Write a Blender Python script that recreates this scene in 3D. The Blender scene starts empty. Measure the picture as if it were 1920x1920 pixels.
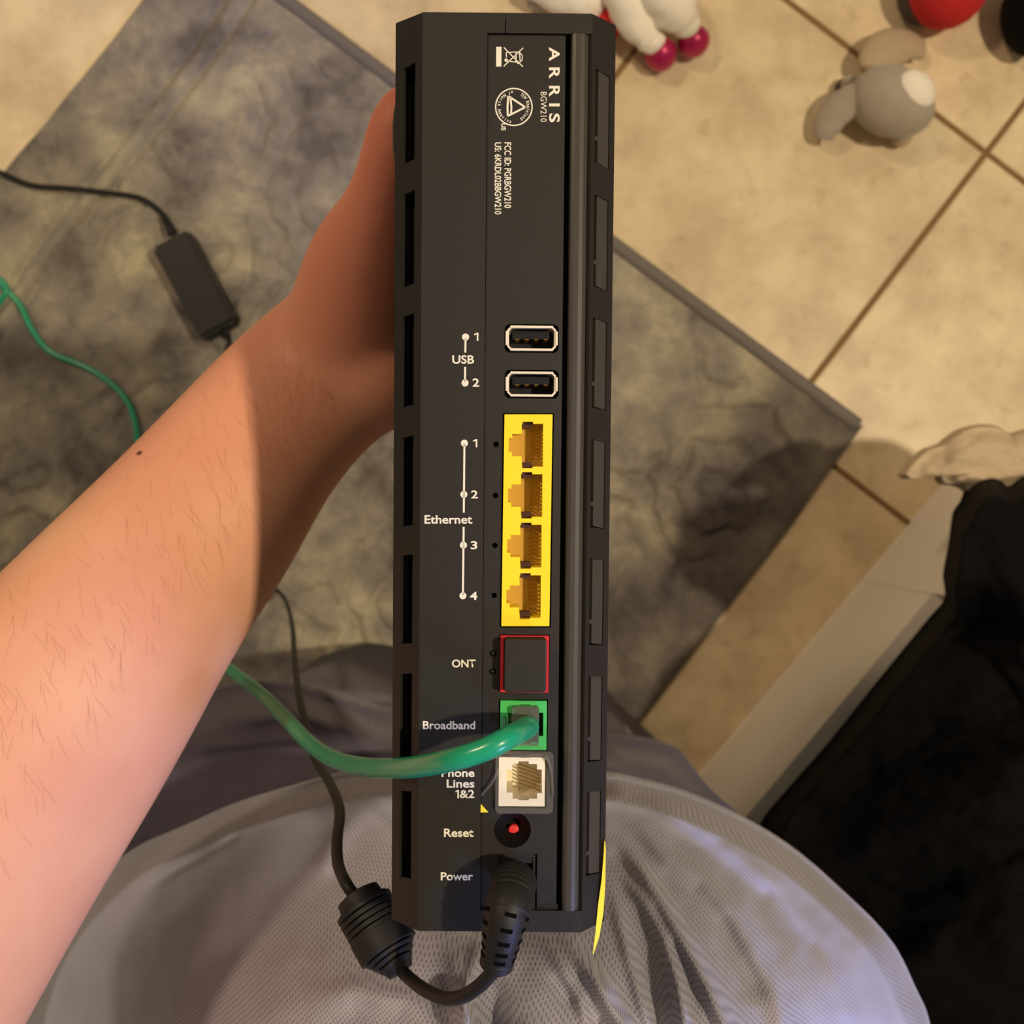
import bpy, bmesh, math, random
import numpy as np
from mathutils import Vector, Matrix

random.seed(7)
sc = bpy.context.scene
COL = sc.collection
V = Vector

# ------------------------------------------------------------------ camera, world, light
H = 1.07                 # camera height above the floor
F = 2087.0               # focal length in pixels of the 1920 frame
cd = bpy.data.cameras.new('camera'); cam = bpy.data.objects.new('camera', cd); COL.objects.link(cam)
cam.location = (0, 0, H); cam.rotation_euler = (0, 0, 0)
cd.sensor_width = 36; cd.lens = 36 * F / 1920; cd.clip_start = 0.01
cd.dof.use_dof = True; cd.dof.focus_distance = 0.283; cd.dof.aperture_fstop = 24
sc.camera = cam
sc.view_settings.view_transform = 'Standard'; sc.view_settings.look = 'None'
sc.view_settings.gamma = 1; sc.view_settings.use_curve_mapping = False
sc.view_settings.exposure = 0.10
w = bpy.data.worlds.new('world'); sc.world = w; w.use_nodes = True
bg = w.node_tree.nodes['Background']; bg.inputs[0].default_value = (1.0, 0.83, 0.62, 1); bg.inputs[1].default_value = 0.20

def lamp(name, typ, loc, energy, color, **kw):
    d = bpy.data.lights.new(name, typ); d.energy = energy; d.color = color
    for k, v in kw.items(): setattr(d, k, v)
    o = bpy.data.objects.new(name, d); o.location = loc; COL.objects.link(o); return o
lamp('ceiling_bulb', 'POINT', (1.03, 0.04, 2.5), 118, (1.0, 0.82, 0.585), shadow_soft_size=0.045)
lamp('hallway_bulb', 'POINT', (-1.0, 1.05, 2.3), 50, (1.0, 0.74, 0.50), shadow_soft_size=0.12)
lp_ = V((0.60, -0.72, 1.22))
a = lamp('blue_fill_spot', 'SPOT', lp_, 42, (0.34, 0.42, 1.0), shadow_soft_size=0.12, spot_size=math.radians(36), spot_blend=1.0)  # added blue fill aimed at the shirt, no actual screen behind it
a.rotation_euler = (lp_ - V((0.12, -0.24, 0.72))).to_track_quat('Z', 'Y').to_euler()

# ------------------------------------------------------------------ helpers
def P(x, y, z):
    d = (H - z) / F
    return V(((x - 960) * d, -(y - 960) * d, z))

def lin(c):
    return tuple(((v / 255) / 12.92 if v / 255 <= 0.04045 else ((v / 255 + 0.055) / 1.055) ** 2.4) for v in c) + (1,)

def link(o, parent=None):
    COL.objects.link(o)
    if parent is not None: o.parent = parent
    return o

def tag(o, label=None, cat=None, group=None, kind=None):
    if label: o['label'] = label
    if cat: o['category'] = cat
    if group: o['group'] = group
    if kind: o['kind'] = kind
    return o

def empty(name, label=None, cat=None, loc=(0, 0, 0), group=None):
    o = bpy.data.objects.new(name, None); o.location = loc; o.empty_display_size = .02
    link(o); tag(o, label, cat, group); return o

def mesh(name, verts, faces, m, parent=None, smooth=False):
    me = bpy.data.meshes.new(name); me.from_pydata([tuple(v) for v in verts], [], [tuple(f) for f in faces]); me.validate()
    me.update()
    bm = bmesh.new(); bm.from_mesh(me); bmesh.ops.recalc_face_normals(bm, faces=bm.faces); bm.to_mesh(me); bm.free()
    if smooth: me.polygons.foreach_set('use_smooth', [True] * len(me.polygons))
    if m: me.materials.append(m)
    o = bpy.data.objects.new(name, me)
    if parent is not None and parent.location.length > 0 and parent.type == 'EMPTY' and parent.get('worldparts'):
        me.transform(Matrix.Translation(-parent.location))
    return link(o, parent)

def obj_bm(name, bm, m, parent=None, smooth=False):
    me = bpy.data.meshes.new(name)
    bmesh.ops.recalc_face_normals(bm, faces=bm.faces)
    bm.to_mesh(me); bm.free()
    if smooth: me.polygons.foreach_set('use_smooth', [True] * len(me.polygons))
    if m: me.materials.append(m)
    return link(bpy.data.objects.new(name, me), parent)

def catmull(pts, n=8):
    pts = [np.array(p, float) for p in pts]
    p = [2 * pts[0] - pts[1]] + pts + [2 * pts[-1] - pts[-2]]
    out = []
    for i in range(1, len(p) - 2):
        for k in range(n):
            t = k / n
            out.append(0.5 * ((2 * p[i]) + (-p[i-1] + p[i+1]) * t + (2*p[i-1] - 5*p[i] + 4*p[i+1] - p[i+2]) * t*t + (-p[i-1] + 3*p[i] - 3*p[i+1] + p[i+2]) * t**3))
    out.append(pts[-1]); return np.array(out)

def sweep(path, rad, seg=16, flat=1.0, squash=None):
    """closed tube along a polyline; rad = list of radii; returns verts, faces"""
    path = [V(p) for p in path]; n = len(path); vs = []; fs = []
    t0 = (path[1] - path[0]).normalized()
    up = V((0, 0, 1)) if abs(t0.z) < .9 else V((0, 1, 0))
    nx = t0.cross(up).normalized(); prev = t0
    for i, p in enumerate(path):
        t = (path[min(i+1, n-1)] - path[max(i-1, 0)]).normalized()
        q = prev.rotation_difference(t); nx = (q @ nx); nx = (nx - t * nx.dot(t)).normalized(); prev = t
        ny = t.cross(nx)
        for k in range(seg):
            a = 2 * math.pi * k / seg
            vs.append(p + nx * math.cos(a) * rad[i] + ny * math.sin(a) * rad[i] * flat)
    for i in range(n - 1):
        for k in range(seg):
            k2 = (k + 1) % seg
            fs.append((i*seg+k, i*seg+k2, (i+1)*seg+k2, (i+1)*seg+k))
    fs.append(tuple(range(seg))[::-1]); fs.append(tuple((n-1)*seg + k for k in range(seg)))
    return vs, fs

def tube(name, pts, r, m, parent=None, seg=14, n=8):
    path = catmull(pts, n); rr = [r] * len(path) if not callable(r) else [r(i / (len(path) - 1)) for i in range(len(path))]
    vs, fs = sweep(path, rr, seg); return mesh(name, vs, fs, m, parent, True)

def merge(parts):
    vs, fs = [], []
    for v, f in parts:
        b = len(vs); vs += list(v); fs += [tuple(i + b for i in q) for q in f]
    return vs, fs

def box_vf(x0, x1, y0, y1, z0, z1):
    vs = [V((x, y, z)) for z in (z0, z1) for y in (y0, y1) for x in (x0, x1)]
    return vs, [(0,1,3,2), (4,5,7,6), (0,1,5,4), (2,3,7,6), (0,2,6,4), (1,3,7,5)]

def ellipsoid_vf(c, r, rot=None, seg=24, rings=14):
    vs, fs = [], []
    R = rot.to_matrix() if rot is not None else Matrix.Identity(3)
    for i in range(rings + 1):
        th = math.pi * i / rings
        for k in range(seg):
            a = 2 * math.pi * k / seg
            vs.append(V(c) + R @ V((math.sin(th)*math.cos(a)*r[0], math.sin(th)*math.sin(a)*r[1], math.cos(th)*r[2])))
    for i in range(rings):
        for k in range(seg):
            k2 = (k+1) % seg; fs.append((i*seg+k, i*seg+k2, (i+1)*seg+k2, (i+1)*seg+k))
    return vs, fs

def weld(o, d=1e-6):
    bm = bmesh.new(); bm.from_mesh(o.data); bmesh.ops.remove_doubles(bm, verts=bm.verts, dist=d)
    bmesh.ops.recalc_face_normals(bm, faces=bm.faces); bm.to_mesh(o.data); bm.free()
    return o

def smoothnoise(seed, size=64):
    rs = np.random.RandomState(seed); return rs.rand(size, size)
def vnoise(x, y, seed=0):
    """periodic value noise on numpy arrays"""
    g = smoothnoise(seed); n = g.shape[0]
    xi = np.floor(x).astype(int); yi = np.floor(y).astype(int); fx = x - xi; fy = y - yi
    fx = fx*fx*(3-2*fx); fy = fy*fy*(3-2*fy)
    a = g[xi % n, yi % n]; b = g[(xi+1) % n, yi % n]; c = g[xi % n, (yi+1) % n]; d = g[(xi+1) % n, (yi+1) % n]
    return (a*(1-fx)+b*fx)*(1-fy) + (c*(1-fx)+d*fx)*fy
def fbm(x, y, seed=0, o=4):
    s = 0; a = .5
    for i in range(o): s = s + a * vnoise(x * 2**i, y * 2**i, seed + i); a *= .5
    return s

# ------------------------------------------------------------------ materials
def nt(name):
    m = bpy.data.materials.new(name); m.use_nodes = True
    t = m.node_tree; return m, t, t.nodes['Principled BSDF']

def mat(name, col, rough=.6, metal=0, noise=0, nscale=200, bump=0, bscale=800, spec=.5, trans=0, sheen=0, coat=0, ior=1.45, sss=0):
    m, t, b = nt(name)
    b.inputs['Base Color'].default_value = lin(col); b.inputs['Roughness'].default_value = rough
    b.inputs['Metallic'].default_value = metal; b.inputs['Specular IOR Level'].default_value = spec
    b.inputs['Transmission Weight'].default_value = trans; b.inputs['Sheen Weight'].default_value = sheen
    b.inputs['Coat Weight'].default_value = coat; b.inputs['IOR'].default_value = ior
    tc = t.nodes.new('ShaderNodeTexCoord')
    if noise:
        n = t.nodes.new('ShaderNodeTexNoise'); n.inputs['Scale'].default_value = nscale; n.inputs['Detail'].default_value = 5
        t.links.new(tc.outputs['Object'], n.inputs['Vector'])
        r = t.nodes.new('ShaderNodeMix'); r.data_type = 'RGBA'
        c = lin(col)
        r.inputs[6].default_value = tuple(max(0, v * (1 - noise)) for v in c[:3]) + (1,)
        r.inputs[7].default_value = tuple(min(1, v * (1 + noise)) for v in c[:3]) + (1,)
        t.links.new(n.outputs['Fac'], r.inputs[0]); t.links.new(r.outputs[2], b.inputs['Base Color'])
    if bump:
        n = t.nodes.new('ShaderNodeTexNoise'); n.inputs['Scale'].default_value = bscale; n.inputs['Detail'].default_value = 4
        t.links.new(tc.outputs['Object'], n.inputs['Vector'])
        bp = t.nodes.new('ShaderNodeBump'); bp.inputs['Strength'].default_value = bump; bp.inputs['Distance'].default_value = 0.001
        t.links.new(n.outputs['Fac'], bp.inputs['Height']); t.links.new(bp.outputs['Normal'], b.inputs['Normal'])
    return m

M = {}
M['plastic'] = mat('router_plastic', (31, 28, 25), .50, noise=.10, nscale=900, bump=.10, bscale=3500, spec=.45)
M['plastic_lit'] = mat('router_plastic_lit', (62, 58, 51), .38, noise=.08, nscale=900, spec=.5)  # router plastic lightened to paint in the light on ridge and fins
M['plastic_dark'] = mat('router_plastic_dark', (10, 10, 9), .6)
M['ink'] = mat('white_ink', (236, 232, 214), .6)
M['yellow'] = mat('yellow_plastic', (255, 226, 40), .4)
M['amber'] = mat('amber_plastic', (206, 164, 60), .5)
M['tab'] = mat('brown_tab', (64, 28, 16), .6)
M['red'] = mat('red_plastic', (200, 40, 48), .4)
M['jackgreen'] = mat('green_plastic', (72, 190, 96), .4)
M['jackwhite'] = mat('ivory_plastic', (240, 230, 200), .4)
M['steel'] = mat('steel', (250, 240, 218), .3, metal=.25)
M['gold'] = mat('contact_metal', (150, 118, 62), .4, metal=.6)
M['black'] = mat('black_plastic', (13, 12, 12), .45, bump=.05, spec=.35)
M['well'] = mat('well_plastic', (12, 11, 11), .65, spec=.25)
M['rubber'] = mat('black_rubber', (20, 19, 19), .55, noise=.15, nscale=300)
M['cablegreen'] = mat('green_cable', (26, 156, 114), .28, spec=.5, coat=.2)
M['clear'] = mat('clear_plastic', (205, 215, 195), .12, trans=.85, ior=1.4)
M['film'] = mat('clear_film', (225, 220, 205), .25, trans=.9, ior=1.15)
M['paper'] = mat('yellow_paper', (240, 225, 60), .7)
M['whitepaint'] = mat('white_paint', (246, 238, 222), .55, noise=.03, nscale=30)
M['whitecloth'] = mat('cream_cloth', (205, 184, 152), .9, noise=.05, nscale=60, bump=.3, bscale=300)
M['blackcloth'] = mat('black_cloth', (8, 7, 8), .9, noise=.25, nscale=20, bump=.4, bscale=1200, spec=.2)
M['plushgrey'] = mat('grey_plush', (170, 158, 142), .95, noise=.12, nscale=70, bump=.6, bscale=500, sheen=.3)
M['plushbeige'] = mat('beige_plush', (184, 164, 134), .95, noise=.10, nscale=70, bump=.6, bscale=500)
M['plushdark'] = mat('dark_plush', (80, 70, 60), .95, bump=.5, bscale=400)
M['plushwhite'] = mat('white_plush', (252, 242, 224), .95, noise=.08, nscale=90, bump=.9, bscale=420, sheen=.3)
M['plushred'] = mat('red_plush', (200, 38, 40), .9, noise=.08, nscale=90, bump=.4, bscale=500)
M['pink'] = mat('pink_shiny', (176, 34, 84), .3, metal=.25, noise=.15, nscale=120, bump=.4, bscale=250)
M['grout'] = mat('grout', (134, 104, 66), .95, noise=.15, nscale=120, bump=.5, bscale=600)

def tile_mat():
    m, t, b = nt('tile_stone'); b.inputs['Roughness'].default_value = .42
    g = t.nodes.new('ShaderNodeNewGeometry'); n1 = t.nodes.new('ShaderNodeTexNoise'); n1.inputs['Scale'].default_value = 14; n1.inputs['Detail'].default_value = 8; n1.inputs['Roughness'].default_value = .62
    t.links.new(g.outputs['Position'], n1.inputs['Vector'])
    cr = t.nodes.new('ShaderNodeValToRGB'); cr.color_ramp.elements[0].position = .36; cr.color_ramp.elements[0].color = lin((206, 184, 146)); cr.color_ramp.elements[1].position = .64; cr.color_ramp.elements[1].color = lin((238, 218, 176))
    t.links.new(n1.outputs['Fac'], cr.inputs[0])
    n2 = t.nodes.new('ShaderNodeTexNoise'); n2.inputs['Scale'].default_value = 45; n2.inputs['Detail'].default_value = 4
    t.links.new(g.outputs['Position'], n2.inputs['Vector'])
    c2 = t.nodes.new('ShaderNodeValToRGB'); c2.color_ramp.elements[0].position = .27; c2.color_ramp.elements[0].color = (.78, .74, .68, 1); c2.color_ramp.elements[1].position = .42; c2.color_ramp.elements[1].color = (1, 1, 1, 1)
    t.links.new(n2.outputs['Fac'], c2.inputs[0])
    mx = t.nodes.new('ShaderNodeMix'); mx.data_type = 'RGBA'; mx.blend_type = 'MULTIPLY'; mx.inputs[0].default_value = .8
    t.links.new(cr.outputs[0], mx.inputs[6]); t.links.new(c2.outputs[0], mx.inputs[7])
    oi = t.nodes.new('ShaderNodeObjectInfo'); hv = t.nodes.new('ShaderNodeHueSaturation')
    mr = t.nodes.new('ShaderNodeMapRange'); mr.inputs[3].default_value = .95; mr.inputs[4].default_value = 1.04
    t.links.new(oi.outputs['Random'], mr.inputs[0]); t.links.new(mr.outputs[0], hv.inputs['Value'])
    t.links.new(mx.outputs[2], hv.inputs['Color']); t.links.new(hv.outputs[0], b.inputs['Base Color'])
    bp = t.nodes.new('ShaderNodeBump'); bp.inputs['Strength'].default_value = .25; bp.inputs['Distance'].default_value = .002
    t.links.new(n1.outputs['Fac'], bp.inputs['Height']); t.links.new(bp.outputs['Normal'], b.inputs['Normal'])
    return m
M['tile'] = tile_mat()

def rug_mat():
    m, t, b = nt('rug_pile'); b.inputs['Roughness'].default_value = .95; b.inputs['Specular IOR Level'].default_value = .1; b.inputs['Sheen Weight'].default_value = .25
    tc = t.nodes.new('ShaderNodeTexCoord')
    n0 = t.nodes.new('ShaderNodeTexNoise'); n0.inputs['Scale'].default_value = 4; n0.inputs['Detail'].default_value = 2
    t.links.new(tc.outputs['Object'], n0.inputs['Vector'])
    n1 = t.nodes.new('ShaderNodeTexNoise'); n1.inputs['Scale'].default_value = 13; n1.inputs['Detail'].default_value = 8; n1.inputs['Roughness'].default_value = .66; n1.inputs['Distortion'].default_value = .15
    t.links.new(tc.outputs['Object'], n1.inputs['Vector'])
    cr = t.nodes.new('ShaderNodeValToRGB'); e = cr.color_ramp.elements
    e[0].position = .36; e[0].color = lin((108, 101, 94)); e[1].position = .66; e[1].color = lin((188, 179, 150))
    x = e.new(.47); x.color = lin((140, 133, 122)); x = e.new(.56); x.color = lin((160, 152, 134))
    t.links.new(n1.outputs['Fac'], cr.inputs[0])
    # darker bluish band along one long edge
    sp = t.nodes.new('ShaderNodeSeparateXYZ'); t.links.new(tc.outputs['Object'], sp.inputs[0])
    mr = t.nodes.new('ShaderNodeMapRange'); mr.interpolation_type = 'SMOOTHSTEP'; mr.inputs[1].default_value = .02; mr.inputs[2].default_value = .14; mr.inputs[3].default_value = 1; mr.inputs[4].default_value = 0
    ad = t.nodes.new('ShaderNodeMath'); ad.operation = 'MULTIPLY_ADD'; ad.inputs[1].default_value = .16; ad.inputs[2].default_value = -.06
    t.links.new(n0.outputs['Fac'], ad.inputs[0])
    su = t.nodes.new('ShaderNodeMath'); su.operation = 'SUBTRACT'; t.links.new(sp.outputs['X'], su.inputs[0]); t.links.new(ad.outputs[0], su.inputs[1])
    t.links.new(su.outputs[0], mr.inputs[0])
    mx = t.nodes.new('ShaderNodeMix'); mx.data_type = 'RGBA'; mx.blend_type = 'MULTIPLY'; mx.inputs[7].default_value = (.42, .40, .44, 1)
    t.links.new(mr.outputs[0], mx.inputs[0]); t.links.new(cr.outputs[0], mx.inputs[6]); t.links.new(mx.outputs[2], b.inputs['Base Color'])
    n3 = t.nodes.new('ShaderNodeTexNoise'); n3.inputs['Scale'].default_value = 380; n3.inputs['Detail'].default_value = 3
    t.links.new(tc.outputs['Object'], n3.inputs['Vector'])
    bp = t.nodes.new('ShaderNodeBump'); bp.inputs['Strength'].default_value = .6; bp.inputs['Distance'].default_value = .003
    t.links.new(n3.outputs['Fac'], bp.inputs['Height']); t.links.new(bp.outputs['Normal'], b.inputs['Normal'])
    return m
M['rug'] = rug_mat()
M['binding'] = mat('rug_binding', (118, 112, 106), .9, bump=.6, bscale=500)

def knit_mat(name, col, pitch, depth=.45, rough=.9):
    m, t, b = nt(name); b.inputs['Roughness'].default_value = rough; b.inputs['Specular IOR Level'].default_value = .15
    b.inputs['Sheen Weight'].default_value = .15
    uv = t.nodes.new('ShaderNodeUVMap')
    sp = t.nodes.new('ShaderNodeSeparateXYZ'); t.links.new(uv.outputs[0], sp.inputs[0])
    def mth(op, a, bb=None, c=None):
        n = t.nodes.new('ShaderNodeMath'); n.operation = op
        for i, v in enumerate((a, bb, c)):
            if v is None: continue
            if isinstance(v, (int, float)): n.inputs[i].default_value = v
            else: t.links.new(v, n.inputs[i])
        return n.outputs[0]
    k = 2 * math.pi / pitch
    nd = t.nodes.new('ShaderNodeTexNoise'); nd.inputs['Scale'].default_value = 260; t.links.new(uv.outputs[0], nd.inputs['Vector'])
    u = mth('MULTIPLY_ADD', sp.outputs['X'], k, mth('MULTIPLY', nd.outputs['Fac'], 2.2)); v = mth('MULTIPLY_ADD', sp.outputs['Y'], k, mth('MULTIPLY', nd.outputs['Fac'], -2.2))
    hh = mth('MAXIMUM', mth('MULTIPLY', mth('COSINE', u), mth('COSINE', v)), 0.0)
    n1 = t.nodes.new('ShaderNodeTexNoise'); n1.inputs['Scale'].default_value = 25; n1.inputs['Detail'].default_value = 6
    t.links.new(uv.outputs[0], n1.inputs['Vector'])
    mx = t.nodes.new('ShaderNodeMix'); mx.data_type = 'RGBA'; c = lin(col)
    mx.inputs[6].default_value = c; mx.inputs[7].default_value = tuple(x * (1 - depth) for x in c[:3]) + (1,)
    t.links.new(hh, mx.inputs[0])
    m2 = t.nodes.new('ShaderNodeMix'); m2.data_type = 'RGBA'; m2.blend_type = 'MULTIPLY'
    cr = t.nodes.new('ShaderNodeValToRGB'); cr.color_ramp.elements[0].position = .35; cr.color_ramp.elements[0].color = (.84, .84, .85, 1); cr.color_ramp.elements[1].position = .65; cr.color_ramp.elements[1].color = (1, 1, 1, 1)
    t.links.new(n1.outputs['Fac'], cr.inputs[0]); m2.inputs[0].default_value = 1
    t.links.new(mx.outputs[2], m2.inputs[6]); t.links.new(cr.outputs[0], m2.inputs[7]); t.links.new(m2.outputs[2], b.inputs['Base Color'])
    bp = t.nodes.new('ShaderNodeBump'); bp.inputs['Strength'].default_value = .5; bp.inputs['Distance'].default_value = .0004; bp.invert = True
    t.links.new(hh, bp.inputs['Height']); t.links.new(bp.outputs['Normal'], b.inputs['Normal'])
    return m
M['shirt'] = knit_mat('grey_knit', (176, 175, 188), .00152, .5)
M['trousers'] = knit_mat('trouser_cloth', (96, 90, 104), .0016, .25)

def skin_mat():
    m, t, b = nt('skin'); b.inputs['Roughness'].default_value = .52; b.inputs['Specular IOR Level'].default_value = .35
    b.inputs['Subsurface Weight'].default_value = .25; b.inputs['Subsurface Radius'].default_value = (1, .35, .2); b.inputs['Subsurface Scale'].default_value = .006
    tc = t.nodes.new('ShaderNodeTexCoord')
    n1 = t.nodes.new('ShaderNodeTexNoise'); n1.inputs['Scale'].default_value = 22; n1.inputs['Detail'].default_value = 5
    t.links.new(tc.outputs['Object'], n1.inputs['Vector'])
    cr = t.nodes.new('ShaderNodeValToRGB'); cr.color_ramp.elements[0].position = .3; cr.color_ramp.elements[0].color = lin((222, 156, 126)); cr.color_ramp.elements[1].position = .68; cr.color_ramp.elements[1].color = lin((232, 174, 140))
    t.links.new(n1.outputs['Fac'], cr.inputs[0])
    # redder towards the hand
    sp = t.nodes.new('ShaderNodeSeparateXYZ'); t.links.new(tc.outputs['Object'], sp.inputs[0])
    mr = t.nodes.new('ShaderNodeMapRange'); mr.inputs[1].default_value = .0; mr.inputs[2].default_value = .12; mr.inputs[3].default_value = 0; mr.inputs[4].default_value = .9
    t.links.new(sp.outputs['Y'], mr.inputs[0])
    mx = t.nodes.new('ShaderNodeMix'); mx.data_type = 'RGBA'; mx.inputs[7].default_value = lin((208, 122, 98))
    t.links.new(mr.outputs[0], mx.inputs[0]); t.links.new(cr.outputs[0], mx.inputs[6])
    # small mole
    vm = t.nodes.new('ShaderNodeVectorMath'); vm.operation = 'DISTANCE'; t.links.new(tc.outputs['Object'], vm.inputs[0]); mo = P(263, 852, .694)
    vm.inputs[1].default_value = mo
    mr2 = t.nodes.new('ShaderNodeMapRange'); mr2.inputs[1].default_value = .0009; mr2.inputs[2].default_value = .0016; mr2.inputs[3].default_value = 1; mr2.inputs[4].default_value = 0
    t.links.new(vm.outputs['Value'], mr2.inputs[0])
    m3 = t.nodes.new('ShaderNodeMix'); m3.data_type = 'RGBA'; m3.inputs[7].default_value = lin((96, 50, 40))
    t.links.new(mr2.outputs[0], m3.inputs[0]); t.links.new(mx.outputs[2], m3.inputs[6]); t.links.new(m3.outputs[2], b.inputs['Base Color'])
    n2 = t.nodes.new('ShaderNodeTexVoronoi'); n2.inputs['Scale'].default_value = 900
    t.links.new(tc.outputs['Object'], n2.inputs['Vector'])
    bp = t.nodes.new('ShaderNodeBump'); bp.inputs['Strength'].default_value = .18; bp.inputs['Distance'].default_value = .0003
    t.links.new(n2.outputs['Distance'], bp.inputs['Height']); t.links.new(bp.outputs['Normal'], b.inputs['Normal'])
    return m
M['skin'] = skin_mat()
M['hair'] = mat('arm_hair', (176, 120, 88), .6)

# ------------------------------------------------------------------ floor of tiles
floor = mesh('floor', *box_vf(-2.2, 2.2, -2.2, 2.2, -.05, -.0025), M['grout']); floor['kind'] = 'structure'
T = .3285; GR = .0054
cross = P(1850, 286, 0)
da = V((.799, -.601, 0)).normalized(); db = V((-da.y * -1, 0, 0))
da = V((math.cos(math.radians(-37.4)), math.sin(math.radians(-37.4)), 0)); db = V((-da.y, da.x, 0))
ang = math.atan2(da.y, da.x)
bmt = bmesh.new(); s = (T - GR) / 2; c_ = .0016
ring = []
for z, q in ((-.006, s), (-.0012, s), (0, s - c_)):
    ring.append([bmt.verts.new((x, y, z)) for x, y in ((-q, -q), (q, -q), (q, q), (-q, q))])
for i in range(2):
    for k in range(4): bmt.faces.new((ring[i][k], ring[i][(k+1) % 4], ring[i+1][(k+1) % 4], ring[i+1][k]))
bmt.faces.new(ring[0][::-1]); bmt.faces.new(ring[2])
tile0 = obj_bm('tile', bmt, M['tile'], floor)
first = True
for i in range(-10, 9):
    for j in range(-9, 9):
        c = cross + da * T * (i + .5) + db * T * (j + .5)
        if abs(c.x) > 2.15 or abs(c.y) > 2.15: continue
        o = tile0 if first else tile0.copy()
        if not first: link(o, floor)
        first = False
        o.location = (c.x, c.y, 0); o.rotation_euler = (0, 0, ang)

# ------------------------------------------------------------------ rug
def build_rug():
    corner = P(1617, 796, .006)
    ax = (P(545, 0, .006) - corner).normalized(); ay = V((-ax.y, ax.x, 0))      # ax along top edge, ay towards the lower left
    if ay.y > 0: ay = -ay
    W, L = .80, 1.05
    nx, ny = 330, 430
    X, Y = np.meshgrid(np.linspace(0, W, nx), np.linspace(0, L, ny), indexing='ij')
    wob = (fbm(Y * 9, Y * 0 + 3, 5, 2) - .37)
    Xw = X + np.clip((X - W * .6) / (W * .4), 0, 1) * wob * .022 + np.clip((W * .4 - X) / (W * .4), 0, 1) * (fbm(Y * 8, Y * 0 + 9, 15, 2) - .37) * .012
    # wandering quilt contours: nested zigzag cells
    wx = X + (fbm(X * 22, Y * 22, 21, 4) - .45) * .050; wy = Y + (fbm(X * 22, Y * 22, 31, 4) - .45) * .050
    S = .150; row = np.round(wy / (S * .866)); cx = wx / S - (row % 2) * .5
    ux = (cx - np.round(cx)) * S; uy = wy - row * S * .866
    hexd = np.maximum(np.abs(ux) * .866 + np.abs(uy) * .5, np.abs(uy))
    hexd = np.maximum(np.abs(ux), np.abs(ux) * .5 + np.abs(uy) * .866)
    per = .030
    ph = (S * .5 - hexd) / per
    groove = np.exp(-((ph - np.round(ph)) * per / .0050) ** 2) * np.clip((fbm(X * 11, Y * 11, 77, 2) - .22) * 3.4, .1, 1)
    Z = .0125 - groove * .0080
    Z += (fbm(X * 60, Y * 60, 3, 3) - .45) * .0022
    inb = np.clip((W - .088 - X) / .006, 0, 1) * np.clip((X - .030) / .006, 0, 1) * np.clip((Y - .030) / .006, 0, 1)
    Z = Z * inb + (.0100 + (fbm(X * 50, Y * 50, 8, 3) - .45) * .002) * (1 - inb)
    for d0 in (.070, .092):
        Z += -.0060 * np.exp(-((W - X - d0) / .004) ** 2)
    Z += .0028 * np.exp(-((W - X - .081) / .006) ** 2)
    edge = np.minimum(np.minimum(X, W - X), np.minimum(Y, L - Y))
    Z = Z * np.clip(edge / .006, 0, 1) ** .5 + .0006
    vs = np.stack([Xw, -Y, Z], -1).reshape(-1, 3)
    fs = [(i*ny+j, i*ny+j+1, (i+1)*ny+j+1, (i+1)*ny+j) for i in range(nx-1) for j in range(ny-1)]
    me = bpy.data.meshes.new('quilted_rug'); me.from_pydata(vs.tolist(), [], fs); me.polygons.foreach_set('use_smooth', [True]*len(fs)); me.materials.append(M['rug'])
    root = empty('quilted_rug', 'grey marbled quilted rug lying on the beige tiles', 'rug')
    root.matrix_world = Matrix(((ax.x, -ay.x, 0, corner.x), (ax.y, -ay.y, 0, corner.y), (0, 0, 1, 0.0), (0, 0, 0, 1)))
    me2 = me
    o = bpy.data.objects.new('pile', me2); link(o, root)
    # cloth binding along the short edge in view
    pts = [(x, -.004, .0085) for x in np.linspace(.004, W - .004, 40)]
    vs2, fs2 = sweep(pts, [.0072] * 40, 10)
    b = mesh('edge_binding', vs2, fs2, M['binding'], root, True)
    return root
build_rug()

# ------------------------------------------------------------------ router
RZ = .7900; TILT = math.radians(2.4); ROT = math.radians(-.52)
router = empty('internet_router', 'tall black internet router held upright, its rear ports facing up', 'router')
ey = V((math.sin(math.radians(.52)), math.cos(TILT), math.sin(TILT))).normalized()
ez = V((0, -math.sin(TILT), math.cos(TILT))); ez = (ez - ey * ez.dot(ey)).normalized(); ex = ey.cross(ez)
org = P(950, 885, RZ)
RM = Matrix(((ex.x, ey.x, ez.x, org.x), (ex.y, ey.y, ez.y, org.y), (ex.z, ey.z, ez.z, org.z), (0, 0, 0, 1)))
router.matrix_world = RM

def L(px, py, h=0):
    """router-local (u, v) of a photo pixel on the plane h above its face"""
    ray = V(((px - 960) / F, -(py - 960) / F, -1)); o0 = V((0, 0, H)); pl = org + ez * h
    t = (pl - o0).dot(ez) / ray.dot(ez); q = o0 + ray * t - org
    return (q.dot(ex), q.dot(ey))
def Rw(px, py, h=0):
    u, v = L(px, py, h); return RM @ V((u, v, h))

def curve_mesh(splines, ext, bevel=0):
    cu = bpy.data.curves.new('tmp', 'CURVE'); cu.dimensions = '2D'; cu.fill_mode = 'BOTH'; cu.extrude = ext; cu.bevel_depth = bevel; cu.bevel_resolution = 1
    for pts in splines:
        sp = cu.splines.new('POLY'); sp.points.add(len(pts) - 1)
        for i, (x, y) in enumerate(pts): sp.points[i].co = (x, y, 0, 1)
        sp.use_cyclic_u = True
    o = bpy.data.objects.new('tmp', cu); me = bpy.data.meshes.new_from_object(o); bpy.data.objects.remove(o); return me

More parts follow.
